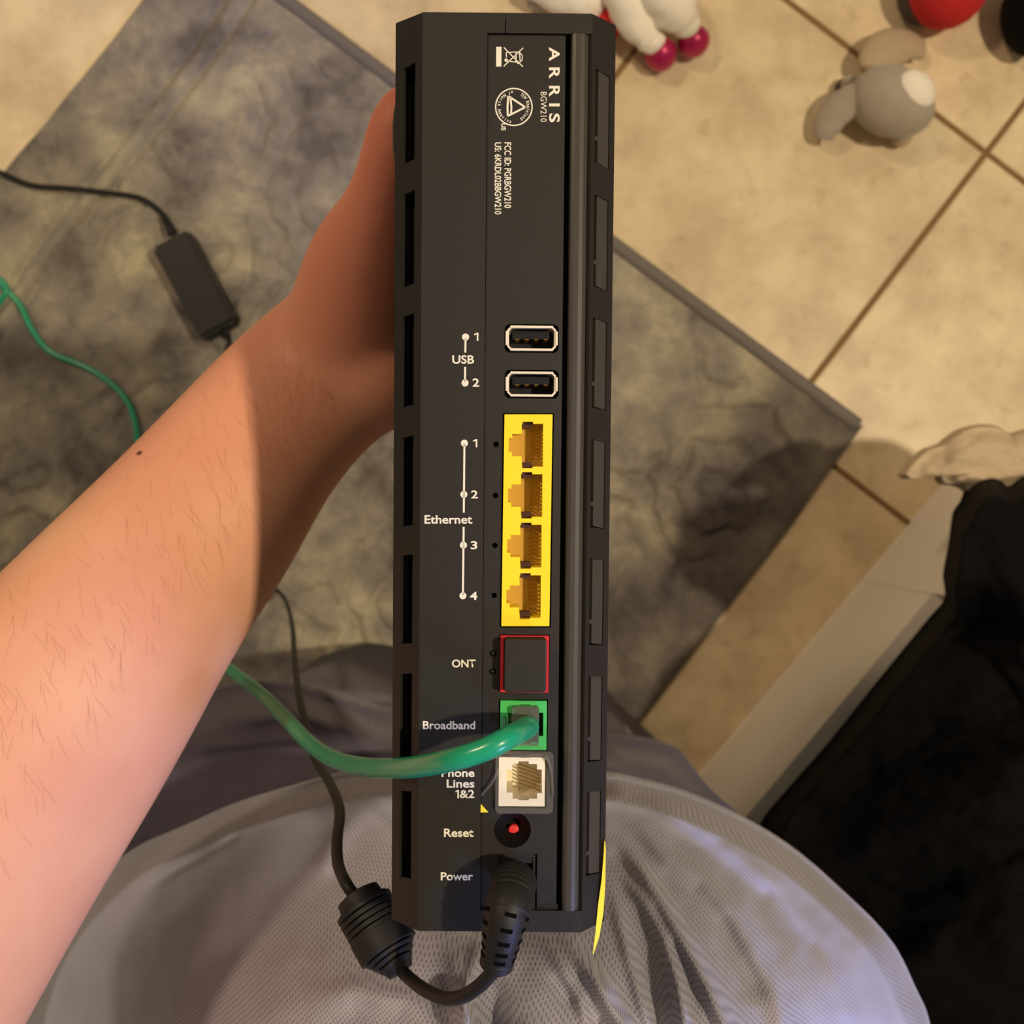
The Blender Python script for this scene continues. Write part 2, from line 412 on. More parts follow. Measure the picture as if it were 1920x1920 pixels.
def plate(name, outer, holes, h_top, thick, m, parent=router, bevel=.0, xf=None):
    me = curve_mesh([outer] + holes, thick / 2 - bevel, bevel)
    me.transform(Matrix.Translation((0, 0, h_top - thick / 2)))
    if xf is not None: me.transform(xf)
    me.materials.clear(); me.materials.append(m); me.name = name
    me.polygons.foreach_set('use_smooth', [False] * len(me.polygons))
    return link(bpy.data.objects.new(name, me), parent)

def rect(x0, y0, x1, y1, h=0, g=0):
    """photo rectangle -> local axis-aligned rectangle, grown by g metres"""
    a = L(x0, y0, h); b = L(x1, y0, h); c = L(x1, y1, h); d = L(x0, y1, h)
    u0 = (a[0] + d[0]) / 2 - g; u1 = (b[0] + c[0]) / 2 + g; v1 = (a[1] + b[1]) / 2 + g; v0 = (c[1] + d[1]) / 2 - g
    return [(u0, v0), (u1, v0), (u1, v1), (u0, v1)]
def poly(pts, h=0): return [L(x, y, h) for x, y in pts]
def circ(px, py, r, h=0, n=28):
    c = L(px, py, h); s = r * (H - RZ) / F
    return [(c[0] + s * math.cos(2*math.pi*k/n), c[1] + s * math.sin(2*math.pi*k/n)) for k in range(n)]
def rrect(q, r, n=5):
    (x0, y0), _, (x1, y1), _ = q; out = []
    for cx, cy, a0 in ((x1-r, y0+r, -90), (x1-r, y1-r, 0), (x0+r, y1-r, 90), (x0+r, y0+r, 180)):
        for k in range(n+1):
            a = math.radians(a0 + 90*k/n); out.append((cx + r*math.cos(a), cy + r*math.sin(a)))
    return out
def prism(name, pts, h0, h1, m, parent=router, bevel=0):
    return plate(name, pts, [], h1, h1 - h0, m, parent, bevel)

uA = L(788, 885)[0]; uB = L(1101, 885)[0]
CH = .0070
uA2 = L(738, 885, -CH)[0]; uB2 = L(1144, 885, -CH)[0]
vT = L(950, 25)[1]; vB = L(935, 1746)[1]
uSeam = L(907, 885)[0]; uG0 = L(1052, 885)[0]; uG1 = L(1062, 885)[0]
vR0 = L(950, 62)[1]; vR1 = L(950, 1707)[1]
DEP = .137; IN = -.0115

# hull: open-topped tray of the deep body
def extr_profile(name, prof, v0, v1, m, parent=router, smooth=False):
    n = len(prof); vs = [V((u, v, h)) for v in (v0, v1) for (u, h) in prof]
    fs = [(k, (k+1) % n, n + (k+1) % n, n + k) for k in range(n)]
    fs += [tuple(range(n)), tuple(range(n, 2*n))]
    return mesh(name, vs, fs, m, parent, smooth)
wl = .0016
prof = [(uA2, -DEP + .008), (uA2 + .008, -DEP), (uB2 - .008, -DEP), (uB2, -DEP + .008), (uB2, -CH), (uB2 - wl, -CH - .0001), (uB2 - wl, IN), (uA2 + wl, IN), (uA2 + wl, -CH - .0001), (uA2, -CH)]
extr_profile('housing', prof, vB, vT, M['plastic'])
ecap = [(uA2 + .0003, -CH), (uA2 + .0003, IN - .001), (uB2 - .0003, IN - .001), (uB2 - .0003, -CH), (uB - .0002, -.0002), (uA + .0002, -.0002)]
extr_profile('end_cap', ecap, vT - .0015, vT + .0002, M['plastic'])
extr_profile('end_cap', ecap, vB - .0002, vB + .0015, M['plastic'])

# port openings
usbR = [rect(946, 607, 1048, 661), rect(946, 693, 1048, 747)]
eth = poly([(946, 777), (1036, 777), (1030, 1174), (940, 1174)])
def quad(x0, x1, x2, x3, y0, y1): return poly([(x0, y0), (x1, y0), (x2, y1), (x3, y1)])
ethO = poly([(943.5, 774.5), (1039, 774.5), (1033, 1177), (937.5, 1177)])
ontR = rect(938, 1192, 1029, 1298); brR = rect(938, 1314, 1025, 1406); phR = rect(935, 1420, 1022, 1512)
grow = lambda q, g: [(q[0][0]-g, q[0][1]-g), (q[1][0]+g, q[1][1]-g), (q[2][0]+g, q[2][1]+g), (q[3][0]-g, q[3][1]+g)]
pwR = rect(933, 1603, 1007, 1716)
leds = [circ(930, 833, 5.2), circ(929, 929, 5.2), circ(928, 1023, 5.2), circ(926.5, 1117, 5.2)]
resetC = circ(961, 1557.5, 35)
PB = -.0007       # recessed port plate
holes = [rrect(q, .0014) for q in usbR] + [ethO, grow(ontR, .0002), grow(brR, .0003), grow(phR, .0003), resetC, rrect(pwR, .0004)] + leds
frame_outer = [(uA, vB), (uB, vB), (uB, vT), (uA, vT)]
win = [(uSeam, vR1), (uG1, vR1), (uG1, vR0), (uSeam, vR0)]
# face frame as two pieces so that the moulding seam at the top is real
vs_ = L(948, 40)[0]
plate('rear_frame', [(uA, vB), (uB, vB), (uB, vR1), (uSeam, vR1), (uSeam, vR0), (vs_ - .00012, vR0), (vs_ - .00012, vT), (uA, vT)], [], 0, .0022, M['plastic'])
plate('rear_frame', [(vs_ + .00012, vR0), (uB, vR0), (uB, vT), (vs_ + .00012, vT)], [], 0, .0022, M['plastic'])
plate('port_panel', [(uSeam + .00012, vR1 + .0001), (uG0, vR1 + .0001), (uG0, vR0 - .0002), (uSeam + .00012, vR0 - .0002)], holes, PB, .0022, M['plastic'])
extr_profile('channel', [(uG0 - .0003, -.009), (uG1 + .0003, -.009), (uG1 + .0003, -.0098), (uG0 - .0003, -.0098)], vR1, vR0, M['plastic_dark'])
# rounded ridge along the right side
rp = [(uG1, -.009), (uG1, -.0012)]
for k in range(9):
    a = math.pi * (1 - k / 8 * .5)
    rp.append((uG1 + .0022 + .0022 * math.cos(a), -.0012 + .0010 * math.sin(a)))
rp += [(uB - .0004, .0002), (uB, -.0002), (uB, -.009)]
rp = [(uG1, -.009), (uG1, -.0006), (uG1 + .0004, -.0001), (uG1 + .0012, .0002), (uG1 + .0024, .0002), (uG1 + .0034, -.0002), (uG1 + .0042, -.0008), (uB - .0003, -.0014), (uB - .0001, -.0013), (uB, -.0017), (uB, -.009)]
ridge = extr_profile('side_ridge', rp, vR1, vR0, M['plastic_lit'])
mid = ridge

# chamfers with vent slots
def chamfer(side):
    if side < 0: u0, u1 = uA2, uA
    else: u0, u1 = uB2, uB
    a = V((u0, 0, -CH)); b = V((u1, 0, 0)); wdt = (b - a).length; xd = (b - a).normalized(); nrm = xd.cross(V((0, 1, 0))) if side < 0 else V((0, 1, 0)).cross(xd)
    if nrm.z < 0: nrm = -nrm
    xf = Matrix(((xd.x, 0, nrm.x, a.x), (0, 1, 0, 0), (xd.z, 0, nrm.z, a.z), (0, 0, 0, 1)))
    if side < 0:
        rows = [(122, 308), (360, 540), (590, 766), (818, 990), (1040, 1211), (1262, 1432), (1482, 1650)]; s0, s1 = .29, .74
    else:
        rows = [(133, 313), (367, 543), (596, 768), (822, 991), (1044, 1210), (1263, 1428), (1480, 1640)]; s0, s1 = .22, .84
    hs, fins = [], []
    for y0, y1 in rows:
        va = L(950, y0, -CH/2)[1]; vb = L(950, y1, -CH/2)[1]; k = .0007
        hs.append([(wdt*s0, vb), (wdt*s1, vb + k), (wdt*s1, va - 0), (wdt*s0, va - k)])
        fins.append((va, vb))
    plate('vent_panel', [(0, vB), (wdt, vB), (wdt, vT), (0, vT)], hs, 0, .0009, M['plastic'], xf=xf)
    for va, vb in fins:
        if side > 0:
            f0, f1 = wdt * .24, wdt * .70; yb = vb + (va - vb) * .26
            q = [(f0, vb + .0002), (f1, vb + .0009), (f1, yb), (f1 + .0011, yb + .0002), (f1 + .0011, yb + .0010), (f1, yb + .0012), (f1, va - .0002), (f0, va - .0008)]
            plate('vent_fin', q, [], -.0002, .0016, M['plastic_lit'], xf=xf)
        else:
            q = [(wdt * .12, vb - .001), (wdt * .95, vb - .001), (wdt * .95, va + .001), (wdt * .12, va + .001)]
            plate('vent_fin', q, [], -.0042, .0010, M['plastic_dark'], xf=xf)
chamfer(-1); chamfer(1)
# side button by the thumb
bq, bf = ellipsoid_vf((uA2 + .0002, L(740, 250, -.012)[1], -.0135), (.0016, .0092, .0045))
mesh('side_button', bq, bf, M['plastic'], router, True)

# USB ports
def usb(q):
    (x0, y0), _, (x1, y1), _ = q
    cx, cy = (x0+x1)/2, (y0+y1)/2; w2, h2 = (x1-x0)/2, (y1-y0)/2
    root = prism('usb_socket', rrect([(x0-.0002, y0-.0002), 0, (x1+.0002, y1+.0002), 0], .0012), -.0110, -.0098, M['black'])
    def ring(sx, sy, r): return rrect([(cx-sx, cy-sy), 0, (cx+sx, cy+sy), 0], r)
    ow, oh = w2 - .00035, h2 - .00045; ch = .0011
    def oct_(sx, sy, c): return [(cx-sx+c, cy-sy), (cx+sx-c, cy-sy), (cx+sx, cy-sy+c), (cx+sx, cy+sy-c), (cx+sx-c, cy+sy), (cx-sx+c, cy+sy), (cx-sx, cy+sy-c), (cx-sx, cy-sy+c)]
    plate('metal_shell', oct_(ow - .00035, oh - .0001, .0009), [oct_(ow - .00078, oh - .00053, .0007)], -.0004, .0095, M['steel'], parent=root)
    # flared lips on each side of the shell
    for s_ in (-1, 1):
        vs, fs = box_vf(cx - ow + .0011, cx + ow - .0011, cy + s_*(oh - .0003) - .00028, cy + s_*(oh - .0003) + .00028, -.0012, -.0001)
        mesh('shell_lip', vs, fs, M['steel'], root)
        vs, fs = box_vf(cx + s_*(ow - .0002) - .00026, cx + s_*(ow - .0002) + .00026, cy - oh + .0014, cy + oh - .0014, -.0012, -.0001)
        mesh('shell_lip', vs, fs, M['steel'], root)
    vs, fs = box_vf(cx - ow + .0016, cx + ow - .0020, cy + oh*.02, cy + oh*.62, -.0105, -.0022)
    mesh('tongue', vs, fs, M['black'], root)
    cp = []
    for k in range(4):
        x = cx - .0036 + k * .0024
        cp.append(box_vf(x - .0005, x + .0005, cy - oh * .05, cy + oh * .03, -.0100, -.0026))
    mesh('contact', *merge(cp), M['gold'], root); 
for q in usbR: usb(q)

# ethernet block
def rj45(i):
    dx = -1.45 * i; dy = 94.6 * i; s = 1 - .004 * i
    pts = [(980, 790.5), (999.5, 790.5), (999.5, 794.5), (1018.5, 794.5), (1018, 875), (998.5, 875), (998.5, 878), (979, 878), (979, 875), (977.5, 855.5), (960, 855.5), (960, 847.5), (953.5, 847.5), (954, 821.5), (960.5, 821.5), (960.5, 813.5), (978.5, 813.5), (978.5, 794.5), (980, 794.5)]
    cy = 835
    return [(x + dx, cy + (y - cy) * s + dy) for x, y in pts], dx, dy
hl = [poly(rj45(i)[0]) for i in range(4)]
blk = plate('ethernet_block', eth, hl, .0001, .0074, M['yellow'])
prism('block_back', [(eth[0][0]+.0002, eth[0][1]-.0002), (eth[1][0]-.0002, eth[1][1]-.0002), (eth[2][0]-.0002, eth[2][1]+.0002), (eth[3][0]+.0002, eth[3][1]+.0002)], -.0090, -.0074, M['amber'], parent=blk)
for i in range(4):
    _, dx, dy = rj45(i); cp = []; ct = []
    for k in range(8):
        (u0, v0) = L(995 + dx, 809 + dy + k * 7.4, -.002); (u1, v1) = L(1016 + dx, 809 + dy + k * 7.4, -.002)
        # slanted spring wire plus comb tooth
        hw = .00013
        vs = [V((u0, v0-hw, -.0070)), V((u0, v0+hw, -.0070)), V((u1, v1+hw, -.0012)), V((u1, v1-hw, -.0012)), V((u0, v0-hw, -.0073)), V((u0, v0+hw, -.0073)), V((u1, v1+hw, -.0016)), V((u1, v1-hw, -.0016))]
        cp.append((vs, [(0,1,2,3), (4,5,6,7), (0,1,5,4), (2,3,7,6), (0,3,7,4), (1,2,6,5)]))
        um = L(1019 + dx, 835, 0)[0]
        ct.append(box_vf(um - .00045, um + .0001, v1 - .0005 - .00012, v1 - .0005 + .00012, -.0058, -.0010))
    c = mesh('contact', *merge(cp), M['gold'], blk); c['kind'] = 'stuff'
    c = mesh('contact_comb', *merge(ct), M['yellow'], blk); c['kind'] = 'stuff'
    # dark latch windows
    for (x0, y0, x1, y1) in ((980.5, 791, 999, 802), (979.5, 866.5, 998, 877.5)):
        q = rect(x0 + dx, y0 + dy, x1 + dx, y1 + dy)
        prism('shield_tab', q, -.0064, -.0030, M['tab'], parent=blk)

# ONT socket with dust cap
oj = plate('ont_socket', ontR, [grow(ontR, -.0008)], .0002, .0075, M['red'])
cq = rect(947.5, 1201, 1022, 1296, .0045)
cp_ = prism('dust_cap', rrect(cq, .0006), -.004, .0045, M['plastic'], parent=oj, bevel=.0003)
for (x, y) in ((924.5, 1226), (923.5, 1260)):
    u, v = L(x, y); mesh('indicator', *ellipsoid_vf((u, v, -.0007), (.0009, .0008, .0007), seg=14, rings=8), M['black'], router, True)

# broadband (green) and phone (white) sockets
def jack(name, R, pts, m, parent=router):
    j = plate(name, R, [poly(pts)], 0, .0107, m)
    prism('socket_back', grow(R, -.0003), -.0114, -.0107, m, parent=j)
    return j
dxb, dyb = 2.5, -106.0
ph = [(972, 1427.5), (991.5, 1427.5), (991.5, 1432.5), (1007, 1432.5), (1007, 1443), (1016, 1443), (1016, 1487), (1007, 1487), (1007, 1497.5), (991.5, 1497.5), (991.5, 1500.5), (972, 1500.5), (972, 1497.5), (961, 1497.5), (961, 1486), (950, 1486), (950, 1443), (960.5, 1443), (960.5, 1432), (972, 1432)]
jb = jack('broadband_socket', brR, [(x + dxb, y + dyb - .5) for x, y in ph], M['jackgreen'])
jp = jack('phone_socket', phR, ph, M['jackwhite'])
for j, dx, dy, mm in ((jp, 0, 0, M['gold']), (jb, dxb, dyb, M['black'])):
    cp = []
    for k in range(6):
        y = 1447 + k * 7.2; u0, v0 = L(972 + dx, y + dy - 9, -.005); u1, v1 = L(1013 + dx, y + dy, -.001); hw = .00016
        vs = [V((u0, v0-hw, -.0080)), V((u0, v0+hw, -.0080)), V((u1, v1+hw, -.0012)), V((u1, v1-hw, -.0012)), V((u0, v0-hw, -.0083)), V((u0, v0+hw, -.0083)), V((u1, v1+hw, -.0015)), V((u1, v1-hw, -.0015))]
        if j is jb: u0 = u1 - .0008
        cp.append((vs, [(0,1,2,3), (4,5,6,7), (0,1,5,4), (2,3,7,6), (0,3,7,4), (1,2,6,5)]))
    c = mesh('contact', *merge(cp), mm, j); c['kind'] = 'stuff'

# reset: conical well and button
cu, cv = L(961, 1557.5); rs = 35 * (H - RZ) / F * 1.0
vs, fs = [], []; n = 36
for (r, h) in ((rs, PB), (rs * .98, PB - .0004), (rs * .42, -.0038), (rs * .40, -.0060)):
    for k in range(n):
        a = 2*math.pi*k/n; vs.append(V((cu + r*math.cos(a) + (.0002 if r < rs*.5 else 0), cv + r*math.sin(a), h)))
for i in range(3):
    for k in range(n): fs.append((i*n+k, i*n+(k+1) % n, (i+1)*n+(k+1) % n, (i+1)*n+k))
fs.append(tuple(3*n+k for k in range(n)))
well = mesh('reset_well', vs, fs, M['well'], router, True)
bu, bv = L(963.5, 1557.5, -.0042)
vs, fs = [], []
for (r, h) in ((.00145, -.0058), (.00145, -.0045), (.0013, -.0042), (.0008, -.0041)):
    for k in range(24):
        a = 2*math.pi*k/24; vs.append(V((bu + r*math.cos(a), bv + r*math.sin(a), h)))
for i in range(3):
    for k in range(24): fs.append((i*24+k, i*24+(k+1) % 24, (i+1)*24+(k+1) % 24, (i+1)*24+k))
fs.append(tuple(3*24+k for k in range(24)))
M['resetred'] = mat('reset_red', (226, 52, 58), .45)
mesh('reset_button', vs, fs, M['resetred'], well, True)

# power socket
pj = plate('power_socket', rrect(grow(pwR, -.0003), .0004), [rect(945, 1622, 998, 1690)], -.0014, .0085, M['plastic_dark'])
plate('socket_rim', rrect(grow(rect(934, 1604, 1003, 1712), 0), .0004), [rrect(rect(937, 1609, 1000, 1706), .0004)], -.0009, .0012, M['plastic'], parent=pj)
prism('socket_back', grow(pwR, -.0006), -.0109, -.0098, M['black'], parent=pj)
# moulded lines right of the power socket and slot at the foot
plate('moulded_line', rect(1007, 1603, 1010, 1680), [], PB + .00015, .0004, M['plastic'])
prism('foot_slot', rect(1010, 1697, 1046, 1706), PB - .0002, PB + .0001, M['plastic_dark'])

# clear film around the phone socket, small yellow sticker, loose yellow tab
fo = rrect(rect(930, 1410, 1036, 1524), .0012); fi = grow(phR, .0004)
film = plate('clear_film', fo, [fi], .0004, .0008, M['film'], bevel=.0002)
film2 = mesh('clear_film', *sweep(catmull([tuple(RM @ V((*L(x, y), h))) for x, y, h in ((903, 1490, .0004), (925, 1462, .001), (934, 1440, .0012))], 6), [.0003]*13, 8), M['film'], None)
film2.data.transform(RM.inverted()); film2.parent = router
film3 = mesh('clear_film', *sweep(catmull([(*L(x, y), h) for x, y, h in ((948, 1414, .0006), (985, 1416, .0012), (1015, 1412, .0016), (1027, 1422, .0014), (1034, 1450, .0010), (1036, 1490, .0006))], 6), [.00035]*31, 8), M['film'], router, True)
prism('yellow_sticker', poly([(901.5, 1507), (916, 1523), (901, 1523)]), .0, .00012, M['paper'])

# ------------------------------------------------------------------ printed lettering
def text_mesh(s, off=.012, sp=1.0):
    cu = bpy.data.curves.new('tmp', 'FONT'); cu.body = s; cu.size = 1; cu.offset = off; cu.space_character = sp; cu.resolution_u = 4
    o = bpy.data.objects.new('tmp', cu); COL.objects.link(o)
    me = bpy.data.meshes.new_from_object(o.evaluated_get(bpy.context.evaluated_depsgraph_get())); bpy.data.objects.remove(o); return me
def put_text(s, box, rot=False, off=.020, sp=1.0, h=0.00006, m=None, parent=router):
    me = text_mesh(s, off, sp); n = len(me.vertices); co = np.zeros(n * 3); me.vertices.foreach_get('co', co); co = co.reshape(-1, 3)
    mn, mx = co.min(0), co.max(0); t = (co - mn) / np.maximum(mx - mn, 1e-9)
    x0, y0, x1, y1 = box
    a = V((*L(x0, y0, h), 0)); b = V((*L(x1, y0, h), 0)); c = V((*L(x1, y1, h), 0)); d = V((*L(x0, y1, h), 0))
    out = np.zeros_like(co)
    for i in range(n):
        tx, ty = t[i, 0], t[i, 1]
        if rot: q = (1 - tx), ty          # reads downwards; letter tops towards the right
        # horizontal: x -> right, y -> up
        if not rot: fx, fy = tx, 1 - ty
        else: fx, fy = ty, tx
        top = a.lerp(b, fx); bot = d.lerp(c, fx); p = top.lerp(bot, fy); out[i] = (p.x, p.y, h)
    me.vertices.foreach_set('co', out.ravel()); me.materials.append(m or M['ink']); me.name = 'lettering'; me.update()
    return link(bpy.data.objects.new('lettering', me), parent)
def flat(name, polys, h=.00006, m=None):
    vs, fs = [], []
    for p in polys:
        b = len(vs); vs += [V((u, v, h)) for u, v in p]; fs.append(tuple(range(b, b + len(p))))
    o = mesh(name, vs, fs, m or M['ink'], router)
    for p in o.data.polygons:
        if p.normal.z < 0: p.flip()
    return o
def stroke(pts, wpx):
    out = []
    for (x0, y0), (x1, y1) in zip(pts[:-1], pts[1:]):
        d = math.hypot(x1-x0, y1-y0); nx_, ny_ = -(y1-y0)/d*wpx/2, (x1-x0)/d*wpx/2
        out.append(poly([(x0+nx_, y0+ny_), (x1+nx_, y1+ny_), (x1-nx_, y1-ny_), (x0-nx_, y0-ny_)]))
    return out
hB = PB + .00006
def one(x0, y0, x1, y1):
    w_ = 3.0
    flat('lettering', [poly([(x1-w_, y0), (x1, y0), (x1, y1), (x1-w_, y1)]), poly([(x1-w_+.1, y0), (x1-w_+.1, y0+3.2), (x0, y0+4.6), (x0, y0+2.2)])])
one(889, 624, 897, 639); put_text('2', (886, 709.5, 898.5, 725))
put_text('USB', (848, 666, 889, 682))
one(887, 823.5, 895, 838.5); put_text('2', (883.5, 919.5, 896, 934.5)); put_text('3', (882.5, 1014.5, 895, 1030)); put_text('4', (881, 1109.5, 895, 1125))
put_text('Ethernet', (796, 966, 885.5, 982))
put_text('ONT', (847.5, 1236.5, 892, 1251.5)); put_text('Broadband', (793, 1352, 891, 1367.5))
put_text('Phone', (828, 1441.5, 889.5, 1457)); put_text('Lines', (837.5, 1461.5, 889.5, 1477)); one(854, 1481, 860.5, 1496.5); put_text('&2', (862, 1481, 889.5, 1496.5))
put_text('Reset', (832.5, 1553.5, 888, 1569.5)); put_text('Power', (826.5, 1635.5, 887, 1651))
def dots(name, pts, lines):
    flat(name, [circ(x, y, r_, n=20) for x, y, r_ in pts] + [q for l in lines for q in stroke(l, 3.6)])
dots('port_marker', [(873, 632, 6.6), (872, 718, 6.6)], [[(872.8, 634), (872.5, 661)], [(872.2, 688), (872, 716)]])
dots('port_marker', [(870.8, 831, 6.6), (869.8, 927, 6.6), (869, 1022, 6.6), (868, 1117, 6.6)], [[(870.8, 832), (869.6, 961)], [(869.4, 988), (868, 1116)]])
# logo word letter by letter, reading downwards
for ch, y0, y1 in (('A', 88.5, 114.5), ('R', 126.5, 147.5), ('R', 161, 181.5), ('I', 194, 199.5), ('S', 212.5, 229.5)):
    put_text(ch, (1029.5, y0, 1049.5, y1), rot=True, off=.022, h=hB)
put_text('BGW210', (1013.5, 172.5, 1025, 228.5), rot=True, off=.0, h=hB)
put_text('FCC ID: PGRBGW210', (945.5, 267, 958.5, 390), rot=True, off=.018, h=hB)
put_text('US: 6KRDL02BBGW210', (927.5, 267, 940, 402), rot=True, off=.018, h=hB)
put_text('US', (939.5, 231.5, 948.5, 244.5), rot=True, off=.03, h=hB)
flat('disposal_mark', [poly([(930.5, 86), (940.3, 86), (940, 123), (930.2, 123)])] + stroke([(944.5, 87), (980.5, 123.5)], 2.0) + stroke([(944.5, 122.5), (981, 88)], 2.0)
     + stroke([(949, 96.5), (972, 95.5), (976, 98), (979.5, 103), (979, 111), (974, 115.5), (950, 112.5)], 1.7) + stroke([(949, 96.5), (949.5, 106)], 1.8)
     + stroke([(967.5, 97), (967.5, 114)], 2.2) + stroke([(974, 97), (975.5, 114)], 2) + [circ(949, 111, 3.2, n=14), circ(972, 116, 2.4, n=12)], h=hB)
def ringpoly(px, py, r0, r1, n=48):
    a = circ(px, py, r0, n=n); b = circ(px, py, r1, n=n); return [[a[k], a[(k+1) % n], b[(k+1) % n], b[k]] for k in range(n)]
flat('safety_mark', ringpoly(963.5, 199, 32.6, 35) + stroke([(953, 178.5), (985, 199.5), (952, 216), (951.5, 200), (953, 178.5)], 3.6) + stroke([(957, 181), (959, 200), (958, 213)], 3.4), h=hB)
def arc_text(s, cx, cy, r, a0, a1, hgt):
    """letters along a circle, photo angles in degrees (0 = right, clockwise)"""
    n = len(s); k_ = .134e-3
    for i, ch in enumerate(s):
        if ch == ' ': continue
        a = math.radians(a0 + (a1 - a0) * (i + .5) / n); c = L(cx + r * math.cos(a), cy + r * math.sin(a))
        me = text_mesh(ch, .02); co = np.zeros(len(me.vertices) * 3); me.vertices.foreach_get('co', co); co = co.reshape(-1, 3)
        co[:, 0] -= (co[:, 0].max() + co[:, 0].min()) / 2; co[:, 1] -= .35
        outw = 1 if a1 > a0 else -1
        up = V((math.cos(a), -math.sin(a), 0)) * outw; rt = V((up.y, -up.x, 0)); sz = hgt * k_ / .72
        res = np.array([[c[0] + (rt.x * x * .8 + up.x * y) * sz, c[1] + (rt.y * x * .8 + up.y * y) * sz, hB] for x, y, z in co])
        me.vertices.foreach_set('co', res.ravel()); me.materials.append(M['ink']); me.update(); me.name = 'lettering'
        link(bpy.data.objects.new('lettering', me), router)
arc_text('T\u00dcV Rheinland', 963.5, 199, 27.5, -62, 62, 6.2)
arc_text('of North America', 963.5, 199, 27.5, 268, 98, 6.2)

# yellow tab sticking out from under the router's right side
yp = [Rw(1134.5, 1576, -.0058), Rw(1136, 1592, -.0060), Rw(1135, 1660, -.0060), Rw(1131.5, 1712, -.0058), Rw(1124, 1755, -.0045), Rw(1112.5, 1790, -.003)]
yq = [Rw(1133, 1578, -.0052), Rw(1132, 1600, -.0048), Rw(1128, 1650, -.0044), Rw(1121, 1700, -.0042), Rw(1117, 1745, -.0038), Rw(1111.5, 1788, -.0030)]
nrm = V((0, 0, -.00025)); vs = yp + yq + [p + nrm for p in yp] + [p + nrm for p in yq]; n = 6; fs = []
for k in range(n-1):
    fs += [(k, k+1, n+k+1, n+k), (2*n+k, 2*n+k+1, 3*n+k+1, 3*n+k), (k, k+1, 2*n+k+1, 2*n+k), (n+k, n+k+1, 3*n+k+1, 3*n+k)]
yt = mesh('paper_tab', vs, fs, M['paper'])
yt.data.transform(RM.inverted()); yt.parent = router; yt['label'] = 'yellow paper tab'

# ------------------------------------------------------------------ broadband cable
cab = empty('network_cable', 'green cable plugged into the green socket, trailing across the rug', 'cable')
j0 = Rw(990, 1358, .002)
gp = [Rw(990, 1362, -.004), Rw(990, 1362, .004), Rw(978, 1370, .013), Rw(950, 1385, .021), Rw(905, 1407, .0225), Rw(850, 1424, .020), Rw(790, 1436, .008), P(730, 1441, .775), P(670, 1436, .745), P(622, 1421, .715), P(580, 1393, .685), P(540, 1352, .66), P(490, 1302, .625), P(440, 1262, .56), P(400, 1230, .50), P(330, 1150, .30), P(272, 1010, .05), P(262, 900, .020), P(258, 825, .020), P(245, 765, .019), P(212, 722, .018), P(160, 688, .018), P(95, 660, .018), P(60, 618, .018), P(36, 570, .018), P(0, 534, .018), P(-60, 500, .016), P(-150, 520, .016)]
tube('cord', gp, .00275, M['cablegreen'], cab, 16, 8)
lp = [P(-80, 640, .016), P(-30, 600, .018), P(4, 560, .020), P(12, 540, .020), P(-10, 520, .020), P(-60, 540, .018)]
tube('cord', lp, .00275, M['cablegreen'], cab, 12, 8)
pq = rect(961, 1324, 1008, 1393)
plug = prism('clear_plug', rrect([pq[0], 0, pq[2], 0], .0005), -.0075, .0022, M['clear'], parent=None, bevel=.0003)
plug.data.transform(RM); plug.parent = cab
vs, fs = sweep([(*L(990, 1358), -.006), (*L(990, 1358), .0018)], [.0024, .0024], 12)
# retaining clip on its left side
lat = mesh('latch', *[x for x in (lambda a, b: ([V((a[0], b[1], -.004)), V((a[0]+.0002, b[1]+.0001, -.003)), V((b[0], b[1], .0012)), V((b[0], a[1], .0012)), V((a[0]+.0002, a[1], -.003)), V((a[0], a[1], -.004)), V((b[0], b[1], .0020)), V((b[0], a[1], .0020)), V((a[0], b[1], -.0030)), V((a[0], a[1], -.0030))], [(0, 2, 3, 5), (8, 6, 7, 9), (0, 2, 6, 8), (5, 3, 7, 9), (2, 3, 7, 6), (0, 5, 9, 8)]))(L(962, 1343), L(941, 1372))], M['clear'], None)
lat.data.transform(RM); lat.parent = plug
ins = mesh('inner_slot', *box_vf(L(992.5, 1358)[0], L(995.5, 1358)[0], L(992, 1373)[1], L(992, 1345)[1], .0018, .0026), M['jackwhite'], None)
ins.data.transform(RM); ins.parent = plug

# ------------------------------------------------------------------ power adapter: brick, cords, ferrite, plug
pa = empty('power_adapter', 'black power brick on the rug with its cord running to the router', 'adapter')
# brick
bc = [P(352, 429, .045), P(444, 600, .045), P(370, 632, .045), P(282, 462, .045)]
cen = sum((p for p in bc), V()) / 4; ux = (bc[1] - bc[0]).normalized(); uy = V((-ux.y, ux.x, 0))
BL = (bc[1] - bc[0]).length; BW = abs((bc[3] - bc[0]).dot(uy)); cen.z = .0285
bm = bmesh.new(); bmesh.ops.create_cube(bm, size=1)
for v in bm.verts: v.co = V((v.co.x * BL, v.co.y * BW, v.co.z * .030))
bmesh.ops.bevel(bm, geom=[e for e in bm.edges], offset=.003, segments=2, affect='EDGES')
bx = obj_bm('brick', bm, M['black'], pa)
bx.matrix_world = Matrix(((ux.x, uy.x, 0, cen.x), (ux.y, uy.y, 0, cen.y), (0, 0, 1, cen.z), (0, 0, 0, 1)))
def ribbed(i0, i1, n, dep): return
